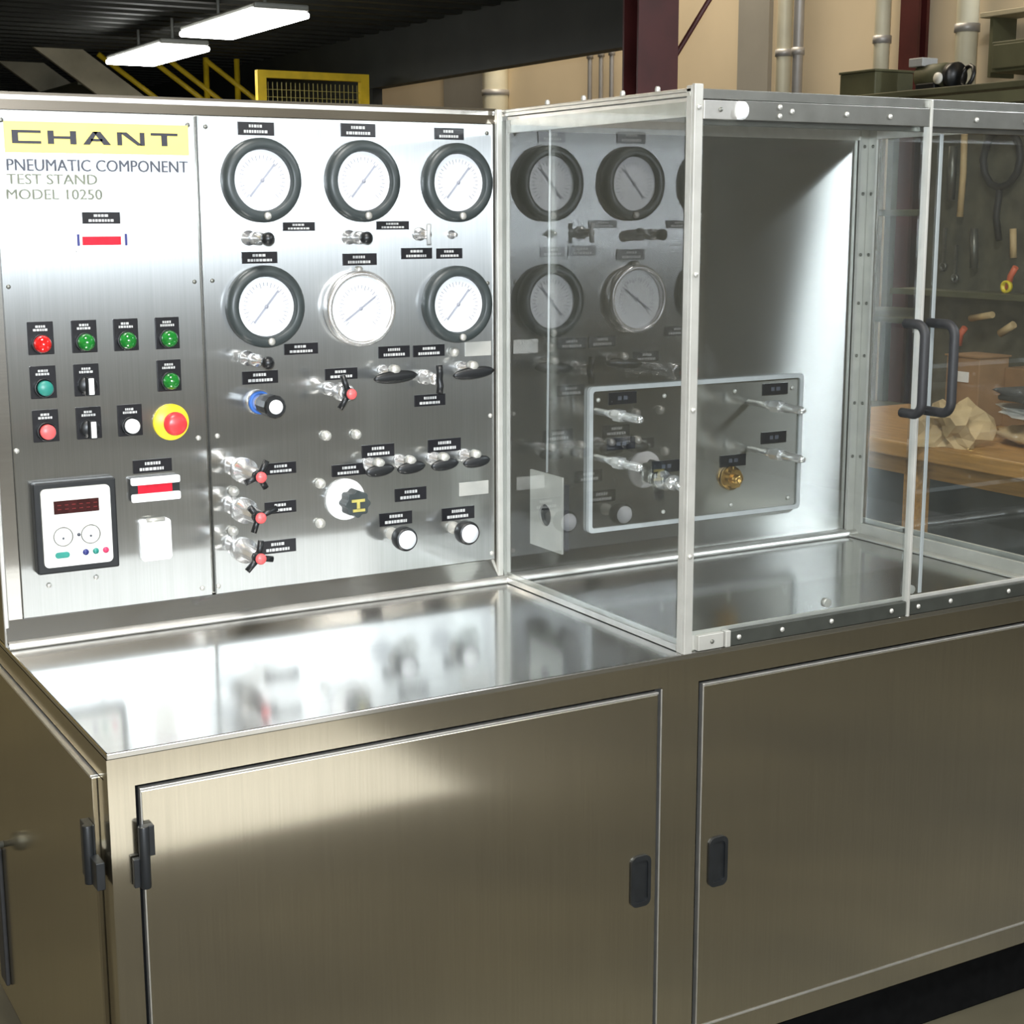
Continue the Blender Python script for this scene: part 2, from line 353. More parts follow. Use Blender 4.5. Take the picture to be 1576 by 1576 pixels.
part('hinge', hinge(YD, -0.108, -0.196, -0.928, -0.898), m_black, cab, 0.001, label='black offset leaf hinge')
part('hinge', hinge(YD, -0.55, -0.638, -0.928, -0.898), m_black, cab, 0.001, label='black offset leaf hinge')
sd = part('side_door', B().box(XL-0.008, XL+0.004, -0.550, 0.34, -0.690, -0.050), m_front, cab, 0.0015)
e = B(); e.box(XL-0.0095, XL+0.002, -0.550, 0.34, -0.0505, -0.0465)  # paler strip put in for the bright line on the door top
part('lit_folded_edge', e, m_alu, sd, 0.0008)
sh = B(); sh.box(XL-0.020, XL-0.008, -0.553, -0.520, -0.200, -0.118); sh.box(XL-0.018, XL-0.006, -0.590, -0.556, -0.200, -0.160)
sh.tube([(XL-0.018, -0.553, -0.202), (XL-0.018, -0.553, -0.116)], 0.0075, 12)
part('hinge', sh, m_black, cab, 0.001, label='black offset leaf hinge')
part('latch_knob', B().lathe([(0.006, 0), (0.006, 0.016), (0.014, 0.020), (0.019, 0.030), (0.016, 0.042), (0.006, 0.048), (0.0, 0.049)], (XL-0.008, 0.10, -0.385), (-1, 0, 0), 20), m_toolgrey, sd)
part('edge_strip', B().box(XL-0.016, XL-0.008, 0.115, 0.16, -0.665, -0.40), m_rubber, sd, 0.003)
for cx in (-0.84, 0.84):
    for cy in (-0.45, 0.22):
        cs = B(); cs.lathe([(0.0, -0.018), (0.058, -0.018), (0.064, -0.012), (0.064, 0.012), (0.058, 0.018), (0.0, 0.018)], (cx, cy, FZ+0.064), (1, 0, 0), 20)
        cs.box(cx-0.028, cx+0.028, cy-0.03, cy+0.03, FZ+0.128, ZB+0.008)
        part('caster', cs, m_rubber, cab)

# ================================================================== CONTROL CONSOLE
HZ = 0.905
con = thing('control_console', (-0.48, 0.15, 0.0), 'stainless control console with gauges, lit push buttons and valves on the worktop', 'control panel')
part('housing', B().box(XL+0.002, -0.002, 0.006, 0.33, 0.001, HZ-0.002), m_frame, con)
cf = B()
for ya, za, yb, zb in ((-0.017, 0.008, -0.001, 0.0465), (-0.003, 0.8795, 0.013, HZ+0.003)):   # sloped strips below and above the doors
    cf.add([(x, y, z) for x in (XL, 0.0) for y, z in ((ya, za), (yb, zb), (0.02, zb), (0.02, za))], [(0, 4, 5, 1), (1, 5, 6, 2), (2, 6, 7, 3), (3, 7, 4, 0), (0, 1, 2, 3), (7, 6, 5, 4)])
cf.box(XL, -0.926, -0.001, 0.006, 0.0465, 0.879); cf.box(-0.016, 0, -0.001, 0.006, 0.0465, 0.879)
part('frame', cf, m_frame, con)
part('edge_angle', B().box(XL-0.003, XL+0.006, -0.006, 0.0, 0.001, HZ), m_alu, con, 0.002)
lip = B()
prof = [(0.0, 0.001), (-0.027, 0.001), (-0.0265, 0.005), (-0.0235, 0.0105), (-0.019, 0.0135), (0.0, 0.014)]
lip.add([(x, y, z) for x in (XL, 0.0) for y, z in prof], [(i, i+1, i+7, i+6) for i in range(5)]+[(0, 6, 11, 5)], True)
part('bottom_bead', lip, m_alu, con)
screw_me = share('screw', lambda: B().lathe([(0.0045, 0), (0.0045, 0.0015), (0.003, 0.003), (0.0, 0.0034)], seg=10).mesh('screw', m_alu2))
dscrew_me = share('dscrew', lambda: B().lathe([(0.0038, 0), (0.0038, 0.0012), (0.0025, 0.0022), (0.0, 0.0025)], seg=10).mesh('screw', m_toolgrey))
PY = -0.005  # panel, enclosure and background positions below were unprojected from image pixels, baked as numbers
pd1 = part('panel_door', B().box(-0.925, -0.5945, PY, 0.001, 0.0475, 0.878), m_panel, con, 0.001)
pd2 = part('panel_door', B().box(-0.5875, -0.017, PY, 0.001, 0.0475, 0.878), m_panel, con, 0.001)
for x, z in ((-0.9115, 0.862), (-0.916, 0.600), (-0.605, 0.601), (-0.9195, 0.332), (-0.609, 0.331), (-0.80, 0.1045), (-0.880, 0.100), (-0.613, 0.062), (-0.606, 0.862)):
    ob('screw', screw_me if z < 0.4 else dscrew_me, pd1, (x, PY, z))
for x, z in ((-0.573, 0.602), (-0.5745, 0.332), (-0.0255, 0.332), (-0.583, 0.062), (-0.0235, 0.060), (-0.030, 0.585), (-0.575, 0.860), (-0.030, 0.862)):
    ob('screw', screw_me if z < 0.4 else dscrew_me, pd2, (x, PY, z))

# --- sign and lettering
def text_mesh(name, body, x0, x1, z0, z1, y, mt, shear=0.0, th=0.0006):
    cu = bpy.data.curves.new(name, 'FONT'); cu.body = body; cu.extrude = 0.0; cu.resolution_u = 3
    o = bpy.data.objects.new(name, cu); C.objects.link(o)
    dg = bpy.context.evaluated_depsgraph_get(); dg.update()
    me = bpy.data.meshes.new_from_object(o.evaluated_get(dg)); bpy.data.objects.remove(o)
    xs = [v.co.x for v in me.vertices]; ys = [v.co.y for v in me.vertices]
    ax, bx, ay, by = min(xs), max(xs), min(ys), max(ys)
    for v in me.vertices:
        v.co = (x0+(v.co.x-ax)/(bx-ax)*(x1-x0), y, z0+(v.co.y-ay)/(by-ay)*(z1-z0))
    vs = [tuple(v.co) for v in me.vertices]; fs = [tuple(p.vertices) for p in me.polygons]; k = len(vs)
    me2 = bpy.data.meshes.new(name)      # a second, slightly shifted pass makes the strokes bold
    me2.from_pydata(vs+[(a+0.0011, b-0.0002, c) for a, b, c in vs], [], fs+[tuple(i+k for i in f) for f in fs])
    bpy.data.meshes.remove(me); me2.materials.append(mt); return me2
sg = part('name_sign', B().box(-0.9085, -0.6060, PY-0.0025, PY, 0.8125, 0.8610), m_sign, con, 0.0006, label='yellow name sign lettered CHANT')
def letter(polys):
    b = B()
    for p in polys: b.prism(p, PY-0.0035, PY-0.0024)
    part('letter', b, m_ink, sg)
lz0, lz1 = 0.8265, 0.8475
def q(x0, x1, z0, z1): return [(x0, z0), (x1, z0), (x1, z1), (x0, z1)]
def col(i): return -0.897+0.0565*i
t = 0.0042; T = 0.010; W = 0.046
x = col(0); letter([q(x, x+T, lz0, lz1), q(x+T, x+W, lz1-t, lz1), q(x+T, x+W, lz0, lz0+t)])
x = col(1); letter([q(x, x+T, lz0, lz1), q(x+W-T, x+W, lz0, lz1), q(x+T, x+W-T, (lz0+lz1)/2-t/2, (lz0+lz1)/2+t/2)])
x = col(2); cxm = x+W/2; letter([[(x, lz0), (x+0.011, lz0), (cxm+0.002, lz1), (cxm-0.006, lz1)], [(cxm-0.006, lz1), (x+W-0.012, lz0), (x+W, lz0), (cxm+0.006, lz1)], q(x+0.013, x+W-0.014, lz0+0.0055, lz0+0.0095)])
x = col(3); letter([q(x, x+0.008, lz0, lz1), q(x+W-0.008, x+W, lz0, lz1), [(x+0.004, lz1), (x+W-0.012, lz0), (x+W-0.004, lz0), (x+0.016, lz1)]])
x = col(4); letter([q(x, x+W, lz1-t, lz1), q(x+W/2-T/2, x+W/2+T/2, lz0, lz1-t)])
ob('lettering', text_mesh('lettering', 'PNEUMATIC COMPONENT', -0.9075, -0.6095, 0.7835, 0.8025, PY-0.0008, m_ink2), con)
ob('lettering', text_mesh('lettering', 'TEST STAND', -0.909, -0.764, 0.7625, 0.7790, PY-0.0008, m_ink3), con)
ob('lettering', text_mesh('lettering', 'MODEL 10250', -0.9105, -0.757, 0.7385, 0.7550, PY-0.0008, m_ink3), con)

# --- engraved label plates (text too small to read: short strokes)
def label_plate(x, z, w_, h_, parent=None, rows=2):
    p = part('label_plate', B().box(-w_/2, w_/2, -0.002, 0, -h_/2, h_/2), m_plate, parent, 0.0004, (x, PY, z))
    b = B()
    for r in range(rows):
        zc = h_*(0.20 if r == 0 else -0.22) if rows == 2 else 0
        half = w_*(0.20 if r == 0 else 0.34); x_ = -half
        while x_ < half-0.003:
            l_ = min(random.uniform(0.0025, 0.006), half-x_); b.box(x_, x_+l_, -0.0024, -0.0019, zc-h_*0.11, zc+h_*0.11); x_ += l_+0.0013
    part('engraving', b, m_engr, p, 0, (x, PY, z))
    return p
for a in ((-0.485, 0.859, 0.066, 0.022), (-0.293, 0.861, 0.068, 0.023), (-0.110, 0.859, 0.061, 0.021), (-0.411, 0.693, 0.061, 0.015), (-0.228, 0.694, 0.066, 0.015), (-0.486, 0.640, 0.066, 0.020), (-0.295, 0.634, 0.068, 0.021), (-0.180, 0.643, 0.064, 0.020), (-0.112, 0.642, 0.055, 0.019), (-0.413, 0.478, 0.065, 0.020), (-0.229, 0.464, 0.064, 0.022), (-0.157, 0.463, 0.066, 0.022), (-0.492, 0.431, 0.067, 0.023), (-0.336, 0.429, 0.064, 0.021), (-0.156, 0.370, 0.065, 0.022), (-0.459, 0.265, 0.060, 0.021), (-0.461, 0.194, 0.060, 0.022), (-0.468, 0.122, 0.069, 0.024), (-0.325, 0.251, 0.068, 0.022), (-0.265, 0.282, 0.066, 0.024), (-0.126, 0.282, 0.070, 0.025), (-0.199, 0.194, 0.066, 0.025), (-0.231, 0.150, 0.068, 0.025), (-0.098, 0.147, 0.071, 0.025), (-0.760, 0.709, 0.063, 0.019), (-0.693, 0.289, 0.068, 0.023)):
    label_plate(*a, parent=con)
for a in ((-0.052, 0.462, 0.056, 0.027), (-0.063, 0.193, 0.064, 0.026)):  # black plates coloured silver for the flash glare on them
    p = part('label_plate', B().box(-a[2]/2, a[2]/2, -0.002, 0, -a[3]/2, a[3]/2), m_alu2, con, 0.0004, (a[0], PY, a[1]), label='label plate with flash glare painted silver')

# --- pressure gauges
def ticks():
    b = B()
    for i in range(28):
        t = math.radians(-135+270*i/27); r0, r1 = (0.036, 0.042) if i % 3 else (0.033, 0.042)
        a = Vector((math.sin(t), 0, math.cos(t))); b.bar(a*r0, a*r1, 0.0012, 0.0006, (0, 1, 0))
    return b
def gauge(x, z, kind):
    lo = (x, PY, z)
    if kind == 'black':
        g = ob('pressure_gauge', share('bezel', lambda: B().lathe([(0.066, 0), (0.0715, 0.004), (0.0715, 0.018), (0.069, 0.024), (0.063, 0.0265), (0.056, 0.027), (0.0535, 0.025), (0.0525, 0.016), (0.0520, 0.010), (0.0, 0.010)], seg=48).mesh('pressure_gauge', m_bezel)), con, lo)
        ob('dial', share('dial', lambda: B().lathe([(0.0518, 0.0), (0.0518, 0.0035), (0.0, 0.0035)], (0, -0.0115, 0), seg=40, smooth=False).mesh('dial', m_dial)), g, lo)
        yd = -0.0155; ang = 40; ln = 0.036
        ob('bezel_plug', share('plug', lambda: B().lathe([(0.0065, 0), (0.0065, 0.004), (0.004, 0.006), (0, 0.006)], (0.003, -0.027, -0.0605), seg=12).mesh('bezel_plug', m_alu2)), g, lo)
        rl = 0.0522
    else:
        g = ob('pressure_gauge', share('rim', lambda: B().lathe([(0.0665, 0), (0.0685, 0.003), (0.0685, 0.020), (0.066, 0.025), (0.060, 0.026), (0.0575, 0.022), (0.0570, 0.010), (0.0, 0.010)], seg=48).mesh('pressure_gauge', m_chrome)), con, lo)
        g['label'] = 'silver rimmed gauge'
        ob('dial', share('dial2', lambda: B().lathe([(0.0568, 0.0), (0.0568, 0.0035), (0.0, 0.0035)], (0, -0.0115, 0), seg=40, smooth=False).mesh('dial', m_dial)), g, lo)
        yd = -0.0155; ang = 55; ln = 0.036; rl = 0.0572
        ob('bezel_plug', share('plug2', lambda: B().lathe([(0.006, -0.006), (0.006, 0.004), (0.004, 0.006), (0, 0.006)], (0, -0.012, 0.070), seg=12).mesh('bezel_plug', m_alu2)), g, lo)
    ob('dial_marks', share('ticks', lambda: ticks().mesh('dial_marks', m_mark)), g, (x, PY+yd+0.0003, z))
    a = Vector((math.sin(math.radians(ang)), 0, math.cos(math.radians(ang))))
    nb = B(); nb.bar(-a*ln, a*ln, 0.0032, 0.001, (0, 1, 0)); nb.lathe([(0.0035, 0), (0.0035, 0.0015), (0, 0.0018)], seg=12)
    ob('needle', share('needle%d' % ang, lambda: nb.mesh('needle', m_needle)), g, (x, PY+yd-0.001, z))
    ob('lens', share('lens%g' % rl, lambda: B().lathe([(rl-0.0005, 0.0), (rl-0.0005, 0.0015), (0, 0.0015)], (0, -0.020, 0), seg=40, smooth=False).mesh('lens', m_lens)), g, lo)
for x, z in ((-0.482, 0.772), (-0.291, 0.772), (-0.100, 0.771), (-0.482, 0.5555), (-0.102, 0.548)): gauge(x, z, 'black')
gauge(-0.3015, 0.5465, 'silver')

# --- push buttons and pilot lights
def legend(x, z, name):
    g = ob(name, share('legend'+name, lambda: B().box(-0.021, 0.021, -0.003, 0, -0.027, 0.027).mesh(name, m_plate, 0.001)), con, (x, PY, z))
    b = B()
    for r, hw in ((0.019, 0.008), (0.0135, 0.012)):
        x_ = -hw
        while x_ < hw-0.002:
            l_ = min(random.uniform(0.002, 0.005), hw-x_); b.box(x_, x_+l_, -0.0034, -0.0029, r-0.0019, r+0.0019); x_ += l_+0.001
    part('engraving', b, m_engr, g, 0, (x, PY, z))
    return g
def pilot(x, z, mt, key):
    g = legend(x, z, 'pilot_light'); lo = (x, PY, z)
    ob('collar', share('collar', lambda: B().lathe([(0.0165, 0), (0.0165, 0.006), (0.0145, 0.008), (0.0145, 0.003), (0, 0.003)], (0, -0.003, -0.009), seg=24).mesh('collar', m_black)), g, lo)
    ob('lens', share('plens'+key, lambda: B().lathe([(0.0143, 0.0), (0.0143, 0.010), (0.0125, 0.016), (0.008, 0.020), (0.0, 0.0215)], (0, -0.005, -0.009), seg=24).mesh('lens', mt)), g, lo)
def push(x, z, mt, key):
    g = legend(x, z, 'push_button'); lo = (x, PY, z)
    ob('collar', share('collar', None), g, lo)
    ob('button_cap', share('cap'+key, lambda: B().lathe([(0.0125, 0.0), (0.0125, 0.012), (0.0115, 0.0135), (0.0, 0.0135)], (0.0, -0.005, -0.009), seg=24).mesh('button_cap', mt)), g, lo)
def selector(x, z):
    g = legend(x, z, 'selector_switch'); lo = (x, PY, z)
    def kn():
        b = B(); b.lathe([(0.0165, 0), (0.0165, 0.006), (0.014, 0.010), (0.0, 0.010)], (0, -0.003, -0.009), seg=24)
        b.box(-0.0055, 0.0055, -0.030, -0.010, -0.024, 0.006); return b.mesh('selector_knob', m_black)
    k = ob('selector_knob', share('selknob', kn), g, lo)
    ob('pointer', share('pointer', lambda: B().box(-0.0042, 0.0042, -0.032, -0.0295, -0.022, 0.005).mesh('pointer', m_whitep, 0.0005)), g, lo)
c0, c1, c2, c3 = -0.870, -0.7985, -0.7285, -0.657; r0, r1, r2 = 0.5155, 0.443, 0.3705
pilot(c0, r0, m_redlens, 'r')
for x in (c1, c2, c3): pilot(x, r0, m_green, 'g')
pilot(c3, r1, m_green, 'g')
push(c0, r1, m_teal, 't'); push(c0, r2, m_coral, 'c'); push(c2, r2, m_whitep, 'w')
selector(c1, r1); selector(c1, r2)
es = part('emergency_stop', B().lathe([(0.0315, 0), (0.0315, 0.004), (0.030, 0.006), (0.0, 0.006)], seg=36), m_yellow, con, 0, (-0.6575, PY, 0.3625), label='yellow disc with red mushroom stop button')
part('mushroom_button', B().lathe([(0.012, 0.004), (0.012, 0.018), (0.019, 0.020), (0.0205, 0.026), (0.019, 0.033), (0.012, 0.037), (0.0, 0.038)], seg=28), m_red, es, 0, (-0.6575, PY, 0.3625))

# --- digital meter, counters, outlet cover
def P(x0, x1, z0, z1, y0, y1, r=0.0):
    b = B()
    if r: b.prism(rrect(x0, x1, z0, z1, r), y0, y1)
    else: b.box(x0, x1, y0, y1, z0, z1)
    return b
mx0, mx1, mz0, mz1 = -0.9010, -0.7640, 0.123, 0.2780
me_ = part('digital_meter', P(mx0, mx1, mz0, mz1, PY-0.022, PY), m_black, con, 0.003, label='white keypad meter with black surround')
part('face_plate', P(mx0+0.010, mx1-0.012, mz0+0.012, mz1-0.010, PY-0.027, PY-0.021, 0.008), m_cream, me_)
part('display', P(mx0+0.030, mx1-0.032, mz1-0.053, mz1-0.031, PY-0.0285, PY-0.026), m_disp, me_)
dg_ = B()
for i in range(6):
    x = mx0+0.036+i*0.012
    for zz in (0, 0.007): dg_.box(x, x+0.006, PY-0.0290, PY-0.0284, mz1-0.046+zz, mz1-0.0448+zz)
part('digits', dg_, m_dim, me_)
for x in (mx0+0.043, mx1-0.048):
    part('key_ring', B().lathe([(0.0165, 0), (0.0165, 0.001), (0.0150, 0.001), (0.0150, 0.0)], (x, PY-0.0268, mz0+0.063), seg=28), m_toolgrey, me_)
    part('key_dot', B().lathe([(0.002, 0), (0.002, 0.0008), (0, 0.0008)], (x, PY-0.0268, mz0+0.060), seg=10), m_ink2, me_)
part('key_dot', B().lathe([(0.003, 0), (0.003, 0.0008), (0, 0.0008)], (mx0+0.069, PY-0.0268, mz0+0.064), seg=10), m_ink2, me_)
part('start_key', P(mx0+0.028, mx0+0.052, mz0+0.027, mz0+0.037, PY-0.0285, PY-0.026, 0.0048), m_teal, me_)
for x, mt in ((mx0+0.079, m_navy), (mx0+0.096, m_teal), (mx0+0.113, m_pink)):
    part('key', B().lathe([(0.0052, 0), (0.0052, 0.0015), (0, 0.0018)], (x, PY-0.0268, mz0+0.033), seg=14), mt, me_)
def counter(xc, zc, w_, h_):
    g = part('counter', P(xc-w_/2, xc+w_/2, zc-h_/2, zc+h_/2, PY-0.010, PY, 0.003), m_black, con)
    part('cover_bar', P(xc-w_/2, xc+w_/2, zc+h_*0.20, zc+h_/2, PY-0.014, PY-0.009, 0.003), m_whitep, g)
    part('cover_bar', P(xc-w_/2, xc+w_/2, zc-h_/2, zc-h_*0.17, PY-0.014, PY-0.009, 0.003), m_whitep, g)
    part('number_window', P(xc-w_*0.36, xc+w_*0.34, zc-h_*0.16, zc+h_*0.19, PY-0.012, PY-0.009), m_led, g)
counter(-0.6925, 0.2505, 0.086, 0.042)
g = part('counter', P(-0.8050, -0.7190, 0.653, 0.687, PY-0.008, PY, 0.003), m_whitep, con)
part('number_window', P(-0.795, -0.731, 0.665, 0.679, PY-0.0095, PY-0.0075), m_led, g)
for x in (-0.8035, -0.7245): part('side_clip', P(x, x+0.004, 0.664, 0.683, PY-0.0095, PY-0.0075), m_navy, g)
oc = part('outlet_cover', P(-0.7215, -0.6680, 0.124, 0.196, PY-0.010, PY, 0.006), m_whitep, con)
part('flap', P(-0.7135, -0.6760, 0.133, 0.185, PY-0.014, PY-0.009, 0.004), m_cream, oc)
part('hinge_pin', B().tube([(-0.711, PY-0.011, 0.196), (-0.679, PY-0.011, 0.196)], 0.004, 8), m_alu2, oc)

# --- valves and knobs on the gauge panel
def Y_(x, z): return (x, PY, z)
def toggle(x, z, tip):
    v = part('toggle_valve', B().lathe([(0.013, 0), (0.013, 0.006), (0.007, 0.010), (0.007, 0.030), (0.011, 0.032), (0.011, 0.055), (0.006, 0.060), (0.0045, tip-0.014), (0.0, tip-0.014)], seg=16), m_chrome, con, 0, Y_(x, z))
    part('grip', B().lathe([(0.005, tip-0.016), (0.010, tip-0.012), (0.011, tip-0.002), (0.006, tip+0.004), (0.0, tip+0.005)], seg=16), m_black, v, 0, Y_(x, z))
toggle(-0.5057, 0.674, 0.100); toggle(-0.3162, 0.6735, 0.084); toggle(-0.5158, 0.466, 0.108)
def redvalve(x, z, tip, arms, fat=1.0):
    v = part('lever_valve', B().lathe([(0.016*fat, 0), (0.016*fat, 0.012), (0.010*fat, 0.016), (0.012*fat, 0.040), (0.022*fat, 0.050), (0.022*fat, 0.075), (0.014*fat, 0.082), (0.012*fat, tip-0.020), (0.0, tip-0.020)], seg=20), m_chrome, con, 0, Y_(x, z))
    b = B(); b.lathe([(0.010, tip-0.022), (0.010, tip-0.002), (0.0, tip-0.002)], seg=16)
    for a, l_ in arms:
        d = Vector((math.cos(math.radians(a)), 0, math.sin(math.radians(a)))); b.tube([Vector((0, -(tip-0.012), 0)), Vector((0, -(tip-0.012), 0))+d*l_], 0.0055, 8)
    part('lever', b, m_black, v, 0, Y_(x, z))
    part('cap', B().lathe([(0.0095, tip-0.003), (0.0095, tip+0.001), (0.007, tip+0.004), (0.0, tip+0.005)], seg=18), m_coral, v, 0, Y_(x, z))
redvalve(-0.360, 0.4028, 0.100, ((110, 0.035), (235, 0.032)), 0.75)
redvalve(-0.5503, 0.2772, 0.146, ((200, 0.026), (60, 0.030), (-60, 0.024)))
redvalve(-0.553, 0.2071, 0.145, ((130, 0.024), (250, 0.028), (20, 0.036)))
redvalve(-0.5557, 0.1364, 0.146, ((225, 0.030), (-12, 0.026), (80, 0.030)))
knob_me = lambda: B().lathe([(0.0085, 0), (0.0095, 0.004), (0.0085, 0.010), (0.005, 0.014), (0, 0.015)], seg=14).mesh('panel_knob', m_alu2)
for x, z in ((-0.370, 0.318), (-0.3105, 0.316), (-0.5496, 0.2315), (-0.5535, 0.160), (-0.384, 0.231), (-0.386, 0.157), (-0.1058, 0.4586)):
    ob('panel_knob', share('pknob', knob_me), con, Y_(x, z))
ob('bleed_fitting', B().lathe([(0.008, 0), (0.008, 0.006), (0.004, 0.008), (0.004, 0.020), (0.0, 0.020)], seg=12).mesh('bleed_fitting', m_chrome), con, Y_(-0.1077, 0.6765))
# regulator with blue ring
rg = part('regulator', B().lathe([(0.022, 0), (0.022, 0.006), (0.013, 0.010), (0.011, 0.040), (0.0, 0.040)], seg=22), m_chrome, con, 0, Y_(-0.498, 0.3875))
part('blue_ring', B().lathe([(0.0165, 0.006), (0.0205, 0.008), (0.0205, 0.016), (0.0165, 0.018), (0.0165, 0.006)], seg=24), m_blue, rg, 0, Y_(-0.498, 0.3875))
part('knob', B().lathe([(0.012, 0.030), (0.018, 0.036), (0.020, 0.060), (0.0205, 0.084), (0.018, 0.088), (0.0, 0.088)], seg=12, smooth=False), m_black, rg, 0, Y_(-0.498, 0.3875))
part('knob_face', B().lathe([(0.0125, 0.087), (0.0125, 0.090), (0.0, 0.0905)], seg=20), m_whitep, rg, 0, Y_(-0.498, 0.3875))
# two round knobs with white faces
for x, z in ((-0.241, 0.1225), (-0.1094, 0.1203)):
    k = part('needle_valve', B().lathe([(0.012, 0), (0.012, 0.006), (0.006, 0.010), (0.006, 0.050), (0.0, 0.050)], seg=16), m_alu2, con, 0, Y_(x, z))
    part('knob', B().lathe([(0.010, 0.042), (0.0215, 0.046), (0.0225, 0.052), (0.0225, 0.066), (0.0205, 0.070), (0.0, 0.070)], seg=28), m_black, k, 0, Y_(x, z))
    part('knob_face', B().lathe([(0.0175, 0.069), (0.0175, 0.0715), (0.0, 0.072)], seg=28), m_dial, k, 0, Y_(x, z))
# large white flange with black fluted knob
x, z = -0.3345, 0.197
bk = part('vent_valve', B().lathe([(0.0385, 0), (0.0385, 0.006), (0.036, 0.009), (0.012, 0.010), (0.012, 0.030), (0.0, 0.030)], seg=36), m_whitep, con, 0, Y_(x, z))
fl = []
for i in range(48):
    a = 2*PI*i/48; r = 0.0235+0.0022*math.cos(8*a); fl.append((r*math.cos(a), r*math.sin(a)))
part('knob', B().prism(fl, -0.056, -0.026), m_bezel, bk, 0.001, Y_(x+0.002, z-0.001))
kb = B(); kb.box(-0.013, 0.013, -0.0578, -0.0555, 0.004, 0.009); kb.box(-0.003, 0.003, -0.0578, -0.0555, -0.008, 0.004); kb.box(-0.011, 0.013, -0.0578, -0.0555, -0.014, -0.009)
part('knob_marks', kb, m_gold, bk, 0, Y_(x+0.002, z-0.001))
# black paddle handles
def paddle(x, z, l_, tilt, tip=0.05):
    v = part('paddle_valve', B().lathe([(0.013, 0), (0.013, 0.008), (0.009, 0.010), (0.009, tip-0.004), (0.0, tip-0.004)], seg=16), m_chrome, con, 0, Y_(x, z+0.003))
    b = B(); n = 14; rings = []
    for i in range(n+1):
        t = -1+2*i/n; hh = 0.0115*math.sqrt(max(0.02, 1-abs(t)**2.2)); dd = 0.006*math.sqrt(max(0.02, 1-abs(t)**2.2))
        rings.append((t*l_/2, hh, dd, tilt*t))
    vs = []; fs = []
    for px, hh, dd, off in rings:
        for k in range(10):
            a = 2*PI*k/10; vs.append((px, -tip-dd*math.sin(a), off+hh*math.cos(a)-0.002))
    for j in range(n):
        for k in range(10): fs.append((j*10+k, j*10+(k+1) % 10, (j+1)*10+(k+1) % 10, (j+1)*10+k))
    fs += [tuple(range(10)), tuple(n*10+k for k in range(10))]
    b.add(vs, fs, True)
    part('handle', b, m_black, v, 0, Y_(x, z))
    part('hub_cap', B().lathe([(0.010, tip-0.012), (0.010, tip+0.001), (0.006, tip+0.004), (0, tip+0.0045)], seg=16), m_alu2, v, 0, Y_(x, z+0.010))
for x in (-0.285, -0.221, -0.151, -0.083): paddle(x, 0.2555, 0.058, 0.002)
paddle(-0.250, 0.425, 0.088, 0.002); paddle(-0.088, 0.424, 0.088, 0.003)
v = part('lever_valve', B().lathe([(0.014, 0), (0.014, 0.010), (0.009, 0.014), (0.011, 0.030), (0.011, 0.052), (0.0, 0.052)], seg=16), m_chrome, con, 0, Y_(-0.166, 0.414))
part('lever', B().tube([(0.0, -0.060, 0.026), (0.0, -0.062, 0.012), (0.002, -0.056, 0.0), (0.001, -0.062, -0.012), (0.0, -0.060, -0.026)], 0.0065, 8), m_black, v, 0, Y_(-0.166, 0.415))
v = part('lever_valve', B().lathe([(0.012, 0), (0.012, 0.010), (0.008, 0.014), (0.008, 0.040), (0.0, 0.040)], seg=16), m_chrome, con, 0, Y_(-0.176, 0.678))
part('lever', B().tube([(0.0, -0.045, 0.018), (0.001, -0.040, 0.0), (0.0, -0.045, -0.018)], 0.0045, 8), m_seal, v, 0, Y_(-0.176, 0.678))

# ================================================================== CLEAR ENCLOSURE
XE = 0.920
enc = thing('test_enclosure', (0.46, -0.3, 0.0), 'clear polycarbonate enclosure with sliding doors on the right half of the worktop', 'enclosure')
part('back_panel', B().box(0.004, XE, 0.0, 0.006, 0.014, 0.868), m_back, enc)
part('back_housing', B().box(0.002, XR, 0.008, 0.33, 0.001, HZ-0.004), m_frame, enc)
part('header', B().box(0.004, XE, -0.004, 0.006, 0.868, 0.900), m_alu, enc, 0.001)
lip = B(); lip.add([(x, y, z) for x in (0.0, XE) for y, z in prof], [(i, i+1, i+7, i+6) for i in range(5)]+[(0, 6, 11, 5)], True)
part('bottom_bead', lip, m_alu, enc)
# panes
part('side_pane', B().box(0.0005, 0.0060, YF+0.018, -0.008, 0.012, 0.885), m_pane, enc)
part('side_pane', B().box(XE-0.003, XE+0.003, YF+0.012, -0.002, 0.012, 0.885), m_pane, enc)
part('roof_sheet', B().box(0.0, XE, YF+0.006, 0.0, 0.893, 0.8985), m_alu, enc)
# frame angles
part('corner_post', B().box(-0.014, -0.0035, -0.016, -0.0065, 0.015, HZ), m_alu2, con, 0.001)
ang = B(); ang.box(0.0005, 0.018, -0.007, -0.001, 0.001, HZ)
part('corner_angle', ang, m_alu2, enc, 0.001)
a2 = B(); a2.box(0.0005, 0.0065, YF+0.017, -0.016, 0.001, 0.0115); a2.box(0.0065, 0.024, YF+0.018, -0.012, 0.001, 0.006); a2.box(0.0065, 0.0105, YF+0.018, -0.012, 0.006, 0.020)
part('bottom_angle', a2, m_alu, enc, 0.001)
a3 = B(); a3.box(0.0065, 0.0115, YF+0.018, -0.016, 0.862, 0.892); a3.box(0.0005, 0.022, YF+0.004, 0.0, HZ-0.006, HZ)
ta = part('top_angle', a3, m_alu, enc, 0.001)
bolt_me = share('bolt', lambda: B().lathe([(0.0045, 0), (0.0045, 0.006), (0.003, 0.009), (0, 0.009)], ax=(0, 0, 1), seg=10).mesh('bolt', m_alu2))
for y in (-0.50, -0.40, -0.28, -0.16): ob('bolt', bolt_me, ta, (0.008, y, HZ))
fp = B(); fp.box(0.0005, 0.0170, YF-0.006, YF+0.002, 0.0, HZ+0.006); fp.box(0.0005, 0.0045, YF+0.002, YF+0.016, 0.0, HZ+0.004)
